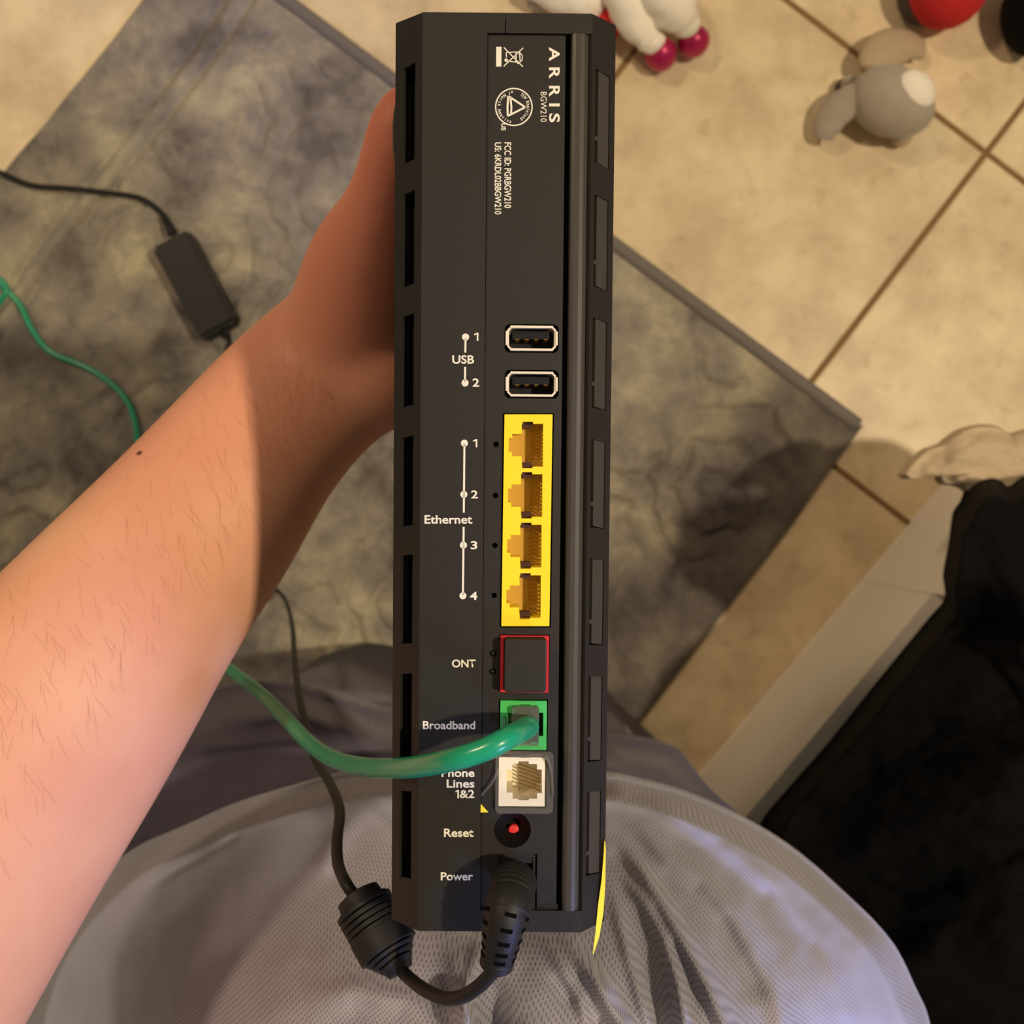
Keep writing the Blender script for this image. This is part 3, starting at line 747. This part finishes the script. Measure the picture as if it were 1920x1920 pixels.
# mains cord and its short sleeve
e0 = cen - ux * BL / 2; e1 = cen + ux * BL / 2
up = lambda p, z: V((p.x, p.y, z))
p0 = up(e0, .028) + uy * .004
tube('cord', [p0 + ux * .004, P(317, 425, .026), P(300, 396, .020), P(262, 371, .018), P(200, 361, .018), P(130, 353, .018), P(60, 347, .018), P(0, 323, .018), P(-80, 290, .014), P(-200, 280, .004)], .0024, M['rubber'], pa)
tube('strain_relief', [P(324, 438, .027), P(318, 425, .027), P(307, 405, .024)], lambda t: .0052 - .0022 * t, M['rubber'], pa)
tube('strain_relief', [P(417, 610, .026), P(424, 622, .025), P(429, 634, .022)], lambda t: .0048 - .0022 * t, M['rubber'], pa)
tube('cord', [P(424, 620, .026), P(431, 636, .020), P(430, 655, .018), P(424, 700, .018), P(415, 800, .018), P(440, 950, .018), P(485, 1050, .018), P(512, 1098, .020), P(535, 1125, .06), P(548, 1172, .22), P(552, 1230, .38), P(560, 1300, .505), P(577, 1372, .56), P(592, 1425, .60), P(615, 1462, .655), P(632, 1500, .690), P(637, 1530, .705), P(632, 1575, .722), P(634, 1620, .735), P(648, 1655, .746), P(665, 1680, .748)], .00178, M['rubber'], pa, 12, 8)
# ferrite / ribbed barrel
fa, fb = P(668, 1674, .750), P(752, 1822, .760)
Nf = 260; path = [fa.lerp(fb, i / (Nf - 1)) for i in range(Nf)]; rr = []
for i in range(Nf):
    s = i / (Nf - 1) * 1.0
    def sm(a, b, x): x = min(1, max(0, (x - a) / (b - a))); return x*x*(3-2*x)
    r = .0062
    if s < .03: r = .0040 + .0024 * (s / .03)
    elif s < .15: r = .0064 + .0004 * (s - .03) / .12
    elif s < .50:
        ph_ = (s - .15) / .35 * 5; r = .0085 - (.0016 if (ph_ % 1) < .28 else 0)
        if s < .17: r = .0078
    elif s < .74: r = .0087
    elif s < .92:
        ph_ = (s - .74) / .18 * 3; r = .0080 - .0032 * (s - .74) / .18 - (.0009 if (ph_ % 1) < .35 else 0)
    else: r = .0046 - .012 * (s - .92)
    rr.append(r)
fer = mesh('cord_barrel', *sweep(path, rr, 48), M['rubber'], pa, True)
# loop and barrel plug
tube('cord', [P(748, 1815, .760), P(772, 1838, .766), P(800, 1858, .775), P(835, 1872, .785), P(868, 1868, .793), P(897, 1850, .798), P(918, 1829, .800), P(930, 1815, .801)], .0018, M['rubber'], pa, 16, 10)
bp_ = catmull([Rw(968, 1652, -.004), Rw(966, 1654, .005), Rw(962, 1664, .010), Rw(956, 1690, .0145), Rw(948, 1722, .0165), Rw(941, 1758, .0165), Rw(935, 1788, .0155), Rw(930, 1812, .0145)], 30)
nb = len(bp_); rb = []
for i in range(nb):
    s = i / (nb - 1)
    if s < .12: r = .0040
    elif s < .20: r = .0050
    elif s < .40: r = .0056 - (.0003 if int(s * 60) % 2 else 0)
    elif s < .50: r = .0057
    elif s < .90: r = .0055 - .0015 * (s - .50) / .40
    elif s < .975: r = .0042
    else: r = .0036
    rb.append(r)
mesh('barrel_plug', *sweep(bp_, rb, 48), M['rubber'], pa, True)
# raised black blocks painting the slots' shade, along the side that faces up
sl = []
for k in range(5):
    s = .535 + k * .078; i = int(s * (nb - 1)); p = V(bp_[i]); t = (V(bp_[i+1]) - V(bp_[i-1])).normalized()
    up_ = (V((0, 0, 1)) - t * t.z).normalized(); sd = t.cross(up_)
    for dirv, wd in ((up_ * .95 - sd * .1, .0014), (up_ * .35 - sd * .9, .0011), (up_ * .35 + sd * .9, .0011)):
        nrm_ = dirv.normalized(); c = p + nrm_ * (rb[i] - .0002); tn = t.cross(nrm_)
        vs = [c + tn * a_ * wd + t * b_ * .00050 + nrm_ * h_ for h_ in (-.0006, .00028) for b_ in (-1, 1) for a_ in (-1, 1)]
        sl.append((vs, [(0,1,3,2), (4,5,7,6), (0,1,5,4), (2,3,7,6), (0,2,6,4), (1,3,7,5)]))
M['slot'] = mat('slot_shade_black', (4, 4, 4), .95, spec=.1)
mesh('relief_slot_shade', *merge(sl), M['slot'], pa)

# ------------------------------------------------------------------ person: arm with hand, shirt, trousers
person = empty('person', 'seated person in a grey knit shirt, left hand holding the router', 'person')
parts = []
secs = [((-560, 1530), (-200, 2330), .735), ((-330, 1350), (-40, 2070), .725), ((-100, 1172), (140, 1752), .712), ((60, 1022), (288, 1504), .700), ((180, 905), (425, 1255), .688), ((310, 775), (532, 1083), .672), ((430, 652), (622, 925), .662), ((520, 572), (695, 838), .657), ((580, 520), (755, 790), .655), ((625, 450), (800, 740), .655)]
cs = catmull([(*(((P(*u, z) + P(*l, z)) / 2)), (P(*u, z) - P(*l, z)).length / 2) for u, l, z in secs], 6)
dirs = catmull([tuple((P(*u, z) - P(*l, z)).normalized()) for u, l, z in secs], 6)
vs, fs = [], []; seg = 40
for i, (q, d) in enumerate(zip(cs, dirs)):
    c = V(q[:3]); r = q[3]; sx = V(d).normalized(); t_ = i / (len(cs) - 1)
    th = r * (.86 - .16 * t_)         # wrist is flatter
    for k in range(seg):
        a = 2 * math.pi * k / seg; ca, sa = math.cos(a), math.sin(a)
        bump = 1 + .03 * math.cos(2 * a + .6)
        vs.append(c + sx * ca * r + V((0, 0, 1)) * sa * th * bump)
n = len(cs)
for i in range(n-1):
    for k in range(seg): fs.append((i*seg+k, i*seg+(k+1) % seg, (i+1)*seg+(k+1) % seg, (i+1)*seg+k))
fs.append(tuple(range(seg))); fs.append(tuple((n-1)*seg+k for k in range(seg)))
parts.append((vs, fs))
def limb(pts, rs, seg=20, flat=1.0):
    path = catmull(pts, 8); r4 = catmull([(r, 0, 0) for r in rs], 8)[:, 0]
    parts.append(sweep(path, list(r4), seg, flat))
    parts.append(ellipsoid_vf(path[-1], (r4[-1],)*3, seg=seg, rings=10)); parts.append(ellipsoid_vf(path[0], (r4[0],)*3, seg=seg, rings=10))
W0 = (P(600, 520, .655) + P(755, 790, .655)) / 2
# palm: from wrist to the knuckles, under and left of the router
limb([W0 + V((-.004, .002, .002)), (-.050, .092, .650), (-.046, .118, .647)], [.026, .0175, .0125])
limb([W0 + V((.004, -.006, 0)), (-.046, .072, .645), (-.040, .088, .640)], [.026, .017, .013])
# fingers under the router
for (yk, L1, dy, r) in ((.122, .060, .010, .0082), (.104, .066, .006, .0084), (.086, .062, .002, .0080), (.070, .050, -.002, .0072)):
    zb = .6385
    limb([(-.047, yk - .004, zb + .004), (-.036, yk, zb), (-.036 + L1 * .5, yk + dy * .4, zb - .001), (-.036 + L1 * .8, yk + dy * .8, zb - .0005), (-.036 + L1, yk + dy, zb + .001)], [r * 1.25, r * 1.08, r, r * .92, r * .82])
# thumb up along the router's left side
limb([W0 + V((-.005, .004, .006)), P(676, 490, .690), P(706, 398, .712), P(724, 330, .725), P(736, 270, .733), P(746, 222, .736), P(753, 195, .736)], [.0240, .0185, .0125, .0102, .0095, .0088, .0068])
vs, fs = merge(parts)
me = bpy.data.meshes.new('tmp'); me.from_pydata([tuple(v) for v in vs], [], fs)
to = bpy.data.objects.new('tmp', me); COL.objects.link(to)
bm = bmesh.new(); bm.from_mesh(me); bmesh.ops.recalc_face_normals(bm, faces=bm.faces); bm.to_mesh(me); bm.free()
r = to.modifiers.new('r', 'REMESH'); r.mode = 'VOXEL'; r.voxel_size = .0021
s_ = to.modifiers.new('s', 'SMOOTH'); s_.iterations = 34; s_.factor = .5
bme = bpy.data.meshes.new_from_object(to.evaluated_get(bpy.context.evaluated_depsgraph_get())); bpy.data.objects.remove(to)
bme.name = 'arm_and_hand'; bme.materials.clear(); bme.materials.append(M['skin']); bme.polygons.foreach_set('use_smooth', [True]*len(bme.polygons))
# tendons and slight muscle relief on the lit side
arm = bpy.data.objects.new('arm_and_hand', bme); link(arm, person)

# fine arm hairs
rnd = random.Random(3); hv, hf = [], []
from mathutils.bvhtree import BVHTree
bvh = BVHTree.FromPolygons([v.co[:] for v in bme.vertices], [tuple(p.vertices) for p in bme.polygons])
for k in range(260):
    t_ = rnd.random(); i = int(t_ * (len(secs) - 4)) + 1; f = rnd.random() ** .6 * .62
    (u, l, z) = secs[i]; (u2, l2, z2) = secs[i+1]; g = rnd.random()
    x = (u[0]*(1-g)+u2[0]*g)*(1-f) + (l[0]*(1-g)+l2[0]*g)*f; y = (u[1]*(1-g)+u2[1]*g)*(1-f) + (l[1]*(1-g)+l2[1]*g)*f
    p = P(x, y, .75); hit = bvh.ray_cast(V((0, 0, H)), (p - V((0, 0, H))).normalized())
    if hit[0] is None: continue
    p, nn = hit[0], hit[1]
    d = V((.25 + rnd.uniform(-.35, .35), -.9, 0)); d = (d - nn * d.dot(nn)).normalized(); sd = d.cross(nn) * .000028; ln = rnd.uniform(.004, .011)
    b = len(hv); bend = d.cross(nn) * rnd.uniform(-.002, .002)
    ps = [p, p + d * ln * .5 + nn * .0006 + bend * .5, p + d * ln + nn * .0008 + bend]
    for q in ps: hv += [q - sd, q + sd]
    hf += [(b, b+1, b+3, b+2), (b+2, b+3, b+5, b+4)]
hr = mesh('arm_hair', hv, hf, M['hair'], person); hr['kind'] = 'stuff'

def seg_dist(px, py, pl):
    best = np.full(px.shape, 1e9); 
    for (x0, y0), (x1, y1) in zip(pl[:-1], pl[1:]):
        dx, dy = x1-x0, y1-y0; t = np.clip(((px-x0)*dx + (py-y0)*dy) / (dx*dx+dy*dy), 0, 1)
        best = np.minimum(best, np.hypot(px - x0 - t*dx, py - y0 - t*dy))
    return best

def dome(name, rim, cen, zfun, m, parent, nr=140, na=420, skirt=((.0, -.03), (.04, -.10)), uv=True, zrim=None):
    """cloth surface: rim polygon (photo px) shrunk towards cen; zfun(px, py, t) gives real heights; a skirt turns under"""
    rp_ = catmull([(x, y, 0) for x, y in rim + [rim[0]]], 24)[:-1, :2]
    # resample
    d = np.r_[0, np.cumsum(np.hypot(*np.diff(np.vstack([rp_, rp_[:1]]), axis=0).T))]
    q = np.linspace(0, d[-1], na, endpoint=False); cl = np.vstack([rp_, rp_[:1]])
    X = np.interp(q, d, cl[:, 0]); Y = np.interp(q, d, cl[:, 1])
    T = (np.linspace(0, 1, nr) ** 1.25)[:-1]
    PX = X[None] * (1 - T[:, None]) + cen[0] * T[:, None]; PY = Y[None] * (1 - T[:, None]) + cen[1] * T[:, None]
    TT = np.repeat(T[:, None], na, 1)
    Z = zfun(PX, PY, TT)
    D = (H - Z) / F; WX = (PX - 960) * D; WY = -(PY - 960) * D
    rows = [np.stack([WX[i], WY[i], Z[i]], -1) for i in range(len(T))]
    base = rows[0]; cw = base[:, :2].mean(0); sk = []
    for inn, dz in skirt:
        b = base.copy(); b[:, :2] = b[:, :2] + (cw - b[:, :2]) * inn; b[:, 2] += dz; sk.append(b)
    rows = sk[::-1] + rows
    A = np.array(rows); nrr = len(rows)
    vs = A.reshape(-1, 3); fs = [(i*na+k, i*na+(k+1) % na, (i+1)*na+(k+1) % na, (i+1)*na+k) for i in range(nrr-1) for k in range(na)]
    zc = float(zfun(np.array([float(cen[0])]), np.array([float(cen[1])]), np.array([1.0]))[0]); c = P(cen[0], cen[1], zc)
    vs = np.vstack([vs, [c[:]]]); ci = len(vs) - 1
    fs += [((nrr-1)*na+k, (nrr-1)*na+(k+1) % na, ci) for k in range(na)]
    fs.append(tuple(range(na))[::-1])
    me = bpy.data.meshes.new(name); me.from_pydata(vs.tolist(), [], fs); me.polygons.foreach_set('use_smooth', [True]*len(fs)); me.materials.append(m)
    uvl = me.uv_layers.new(name='UVMap'); li = np.zeros(len(me.loops), int); me.loops.foreach_get('vertex_index', li)
    uvl.data.foreach_set('uv', vs[li][:, :2].astype(np.float32).ravel())
    o = bpy.data.objects.new(name, me); return link(o, parent)

def ss(a, b, x): t = np.clip((x - a) / (b - a), 0, 1); return t*t*(3-2*t)

shirt_rim = [(735, 1449), (640, 1456), (540, 1482), (430, 1516), (330, 1560), (245, 1598), (180, 1650), (110, 1730), (60, 1830), (40, 1960), (60, 2300), (300, 2700), (900, 2850), (1500, 2700), (1740, 2350), (1770, 2100), (1745, 1925), (1716, 1850), (1672, 1765), (1600, 1690), (1500, 1603), (1400, 1541), (1290, 1492), (1200, 1468), (1134, 1457), (930, 1450)]
ridges = [  # (polyline, half-width px, height m)
    ([(1134, 1560), (1168, 1586), (1208, 1640), (1240, 1690), (1268, 1740), (1303, 1803), (1340, 1876), (1380, 1960), (1400, 2100)], 15, .0060),
    ([(1134, 1520), (1200, 1553), (1254, 1604), (1322, 1645), (1376, 1712), (1413, 1780), (1449, 1848), (1475, 1930), (1490, 2100)], 22, .0045),
    ([(1136, 1600), (1186, 1663), (1210, 1694), (1245, 1760), (1270, 1840), (1290, 1960)], 12, .0035),
    ([(1050, 1750), (1096, 1812), (1132, 1862), (1168, 1925), (1200, 2050)], 16, .0050),
    ([(900, 1760), (880, 1830), (868, 1880), (874, 1930), (880, 2050)], 12, .0040),
    ([(820, 1755), (850, 1800), (862, 1850), (875, 1940)], 14, .0030),
    ([(960, 1850), (985, 1900), (1010, 1990)], 22, .0035),
    ([(1200, 1490), (1300, 1530), (1420, 1600), (1520, 1690), (1600, 1790), (1640, 1900)], 26, .0022),
    ([(620, 1560), (520, 1600), (430, 1680), (360, 1790), (330, 1900)], 40, .0025),
    ([(1400, 1700), (1480, 1780), (1540, 1900)], 26, .0018),
    ([(700, 1500), (640, 1560), (610, 1620)], 18, .0025),
    ([(1010, 1745), (1045, 1800), (1085, 1870), (1110, 1960)], 12, .0026),
    ([(1150, 1480), (1230, 1510), (1330, 1570), (1450, 1660), (1540, 1760), (1590, 1900)], 18, .0026),
    ([(1145, 1640), (1160, 1720), (1185, 1810), (1215, 1920)], 12, .0030),
    ([(560, 1900), (660, 1860), (760, 1875), (840, 1930)], 26, .0030),
]
valleys = [([(240, 1700), (300, 1650), (370, 1610), (440, 1570)], 7, .0022), ([(1180, 1700), (1200, 1800), (1230, 1900), (1250, 2000)], 26, .0050), ([(930, 1790), (930, 1850), (925, 1930)], 16, .0045),
           ([(1000, 1775), (1060, 1850), (1100, 1930)], 20, .0040), ([(1290, 1640), (1360, 1740), (1410, 1840)], 20, .0022), ([(1240, 1520), (1340, 1590), (1420, 1680)], 24, .0020), ([(700, 1870), (780, 1890), (860, 1930)], 20, .002)]
def shirt_z(px, py, t):
    b = .555 + .055 * ss(0, .05, t) + .09 * ss(.0, .42, t) + .060 * ss(.25, .75, t)
    b = b - .075 * ss(620, 0, px) * (1 - .35 * ss(.4, 1, t))
    b = b + .012 * ss(1150, 1350, px) * ss(0, .2, t)
    fade = ss(0, .05, t)
    for pl, wd, hh in ridges: b = b + 1.9 * hh * np.exp(-(seg_dist(px, py, pl) / (wd * 1.15)) ** 2) * fade * (.15 + .85 * ss(0, 130, np.hypot(px - pl[0][0], py - pl[0][1])))
    for pl, wd, hh in valleys: b = b - 1.15 * hh * np.exp(-(seg_dist(px, py, pl) / (wd * 1.3)) ** 2) * fade * ss(0, 130, np.hypot(px - pl[0][0], py - pl[0][1]))
    b = b + (fbm(px / 130., py / 130., 41, 3) - .43) * .006 * fade + (fbm(px / 40., py / 40., 47, 2) - .37) * .0010
    # hem: slightly raised band inside the rim, with a stitched line
    b = b - .0012 * np.exp(-((t - .024) / .0035) ** 2)
    # keep clear of the router's deep body
    return b
dome('shirt', shirt_rim, (900, 2350), shirt_z, M['shirt'], person, nr=230, na=760, skirt=((.0, -.010), (.02, -.03), (.10, -.06)))

tr_rim = [(300, 1330), (400, 1296), (470, 1284), (540, 1290), (620, 1312), (700, 1338), (800, 1352), (950, 1362), (1134, 1384), (1200, 1394), (1272, 1410), (1300, 1440), (1340, 1490), (1410, 1552), (1500, 1640), (1600, 1760), (1660, 1900), (1600, 2150), (900, 2300), (250, 2150), (120, 1900), (140, 1600), (210, 1420)]
def tr_z(px, py, t):
    b = .43 + .05 * ss(0, .12, t) + .05 * ss(.05, .6, t)
    f = ss(0, .06, t)
    for pl, wd, hh in (([(420, 1345), (560, 1340), (700, 1372)], 12, .006), ([(380, 1400), (540, 1385), (700, 1400)], 12, .005), ([(1150, 1410), (1240, 1440), (1330, 1500)], 12, .006)):
        b = b + hh * np.exp(-(seg_dist(px, py, pl) / wd) ** 2) * f
    return b + (fbm(px / 90., py / 50., 61, 3) - .43) * .010 * f
dome('trousers', tr_rim, (880, 1850), tr_z, M['trousers'], person, nr=90, na=420, skirt=((0, -.015), (.03, -.05), (.12, -.10), (.14, -.395)))

# ------------------------------------------------------------------ white bench with black garment and cream cloth
zb = .18
bench = empty('low_bench', 'low white painted wooden bench on the tiles, under the black garment', 'bench')
f0 = P(1200, 1586, 0); f1 = P(1774, 902, 0)
bd = (f1 - f0).normalized(); bn = V((bd.y, -bd.x, 0))
if bn.x < 0: bn = -bn
bl = (f1 - f0).length
def slab(name, a0, a1, n0, n1, z0, z1, m, parent, bev=.002):
    bm = bmesh.new(); bmesh.ops.create_cube(bm, size=1)
    for v in bm.verts:
        a = a0 + (v.co.x + .5) * (a1 - a0); q = n0 + (v.co.y + .5) * (n1 - n0); z = z0 + (v.co.z + .5) * (z1 - z0)
        p = f0 + bd * a + bn * q; v.co = V((p.x, p.y, z))
    bmesh.ops.bevel(bm, geom=list(bm.edges), offset=bev, segments=2, affect='EDGES')
    return obj_bm(name, bm, m, parent)
pc = P(1741, 1105, zb); ac = (pc - f0).dot(bd)
slab('side_board', -.25, ac - .0001, 0, .018, 0, zb, M['whitepaint'], bench, .0008)
slab('corner_post', ac + .0001, bl, 0, .045, 0, .235, M['whitepaint'], bench, .0008)
slab('seat_board', -.25, bl - .02, .019, .42, zb - .03, zb - .006, M['whitepaint'], bench, .002)
slab('end_board', bl - .019, bl - .001, .046, .42, 0, zb, M['whitepaint'], bench, .002)
slab('end_board', -.269, -.251, 0, .42, 0, zb, M['whitepaint'], bench, .002)
slab('side_board', -.25, bl, .42, .438, 0, zb, M['whitepaint'], bench, .002)

gar_rim = [(1925, 872), (1905, 882), (1886, 896), (1872, 884), (1850, 880), (1828, 888), (1812, 908), (1800, 940), (1786, 962), (1778, 1020), (1768, 1075), (1771, 1105), (1768, 1128), (1740, 1160), (1650, 1270), (1550, 1395), (1480, 1475), (1425, 1545), (1400, 1640), (1450, 1800), (1550, 2050), (1900, 2300), (2400, 2250), (2600, 1700), (2450, 1100), (2150, 860)]
def gar_z(px, py, t):
    b = .182 + .125 * ss(0, .09, t) + .08 * ss(.1, .8, t)
    b = b + .060 * ss(1190, 1090, py)
    f = ss(0, .08, t)
    th = px * .35 + py
    b = b + .008 * np.sin(th / 42. + 2.2 * fbm(px / 200., py / 120., 71, 3)) * f * (1 - .6 * ss(.5, 1, t))
    return b + (fbm(px / 130., py / 70., 81, 4) - .45) * .03 * f
g = dome('black_garment', gar_rim, (2050, 1500), gar_z, M['blackcloth'], None, nr=110, na=420, skirt=((.01, -.002),))
tag(g, 'black cloth garment heaped in a pile on the low white bench', 'garment')

cl_rim = [(1684, 890), (1700, 868), (1730, 842), (1758, 832), (1776, 818), (1800, 803), (1835, 795), (1868, 798), (1892, 812), (1915, 806), (1980, 790), (2060, 800), (2120, 860), (2080, 960), (1960, 985), (1850, 950), (1800, 915), (1766, 908), (1757, 900), (1752, 882), (1738, 882), (1715, 893), (1696, 898)]
def cl_z(px, py, t):
    b = .244 + .012 * ss(0, .08, t) + .012 * ss(0, .5, t)
    return b + (fbm(px / 60., py / 45., 91, 3) - .43) * .016 * ss(0, .15, t)
c = dome('cream_cloth', cl_rim, (1900, 880), cl_z, M['whitecloth'], None, nr=50, na=320, skirt=((.01, -.006), (.05, -.010)))
tag(c, 'cream cloth with a ragged pointed edge, half under the black garment', 'cloth')

# ------------------------------------------------------------------ soft toys at the top
def toy(name, label): return empty(name, label, 'toy')
def ell(name, c, r, m, parent, rot=None, disp=.0, seed=0):
    vs, fs = ellipsoid_vf(c, r, rot, 32, 20)
    if disp:
        cc = V(c)
        nv = []
        for v in vs:
            d = v - cc; k = 1 + disp * (float(fbm(np.array([d.x * 70 + 9]), np.array([d.y * 70 + d.z * 50 + 9]), seed, 3)[0]) - .43)
            nv.append(cc + d * k)
        vs = nv
    o = mesh(name, vs, fs, m, parent, True); return weld(o)
from mathutils import Euler
rz = lambda a: Euler((0, 0, math.radians(a)))
g1 = toy('grey_plush_toy', 'small grey plush toy with floppy ears and a white patch, on the tiles')
hd = P(1672, 192, .040)
ell('body', hd, (.040, .031, .032), M['plushgrey'], g1, rz(-28), .12, 3)
ell('white_patch', P(1716, 171, .061), (.0205, .0165, .013), M['plushwhite'], g1, Euler((0, math.radians(18), math.radians(-38))), .05, 4)
vs, fs = sweep(catmull([P(1618, 178, .045), P(1592, 190, .036), P(1566, 212, .028), P(1549, 242, .022), P(1545, 262, .018)], 8), [.008 + .0075 * math.sin(math.pi * (.18 + .80 * i / 32)) for i in range(33)], 18, .55)
mesh('ear', vs, fs, M['plushgrey'], g1, True)
vs, fs = sweep(catmull([P(1640, 135, .030), P(1648, 112, .026), P(1668, 92, .022), P(1698, 84, .018), P(1730, 92, .014)], 8), [.010 + .011 * math.sin(math.pi * (.15 + .83 * i / 32)) for i in range(33)], 18, .5)
mesh('ear', vs, fs, M['plushbeige'], g1, True)
ell('foot', P(1691, 258, .014), (.010, .008, .009), M['plushbeige'], g1, rz(20), .1, 5)
ell('foot', P(1592, 156, .018), (.008, .007, .008), M['plushgrey'], g1, rz(20), .1, 6)
ell('tuft', P(1584, 162, .010), (.010, .008, .009), M['plushdark'], g1, rz(20), .2, 7)

g2 = toy('red_round_toy', 'red rounded soft toy at the top edge, on the tiles')
ell('body', P(1782, -32, .045), (.036, .040, .042), M['plushred'], g2, rz(-20), .04, 8)
ell('lining', P(1741, -18, .022), (.028, .034, .022), M['plushdark'], g2, rz(-25), .04, 9)
g3 = toy('black_round_toy', 'black rounded soft toy cut off at the top right corner')
ell('body', P(1932, 30, .035), (.024, .036, .034), M['blackcloth'], g3, rz(10), .05, 10)
ell('lining', P(1960, -10, .03), (.026, .03, .03), M['plushdark'], g3, None, .05, 11)

g4 = toy('white_plush_toy', 'white plush toy with shiny pink feet, lying behind the router top')
def leg(pts, rs, name='leg', m=None):
    path = catmull(pts, 8); r4 = catmull([(r, 0, 0) for r in rs], 8)[:, 0]
    vs, fs = merge([sweep(path, list(r4), 22), ellipsoid_vf(path[-1], (r4[-1],)*3, seg=20, rings=12), ellipsoid_vf(path[0], (r4[0],)*3, seg=20, rings=12)])
    vs = [V(v) + V((1, 1, 0)) * (float(fbm(np.array([v[0]*90+50]), np.array([v[1]*90+v[2]*60+50]), 12, 3)[0]) - .43) * .006 for v in vs]
    return mesh(name, vs, fs, m or M['plushwhite'], g4, True)
leg([P(1150, -60, .045), P(1175, 0, .045), P(1195, 45, .040), P(1222, 78, .035)], [.022, .021, .018, .012])
leg([P(1215, -70, .060), P(1245, -20, .060), P(1270, 22, .052), P(1284, 42, .045)], [.024, .024, .021, .014])
ell('torso', P(1160, -150, .05), (.06, .05, .045), M['plushwhite'], g4, None, .1, 13)
ell('pink_foot', P(1238, 100, .022), (.0155, .0165, .018), M['pink'], g4, rz(20), .04, 14)
ell('pink_foot', P(1300, 78, .022), (.0155, .0145, .018), M['pink'], g4, rz(20), .04, 15)
leg([P(1010, -30, .03), P(1060, -8, .03), P(1105, 6, .03)], [.016, .017, .015], 'arm')
ell('red_bow', P(1142, 42, .022), (.014, .020, .012), M['plushred'], g4, rz(-30), .2, 16)
ell('red_bow', P(1130, 62, .016), (.010, .018, .010), M['plushred'], g4, rz(-50), .2, 17)
ell('grey_paw', P(1006, 4, .014), (.010, .007, .010), M['plushgrey'], g4, rz(10), .1, 18)
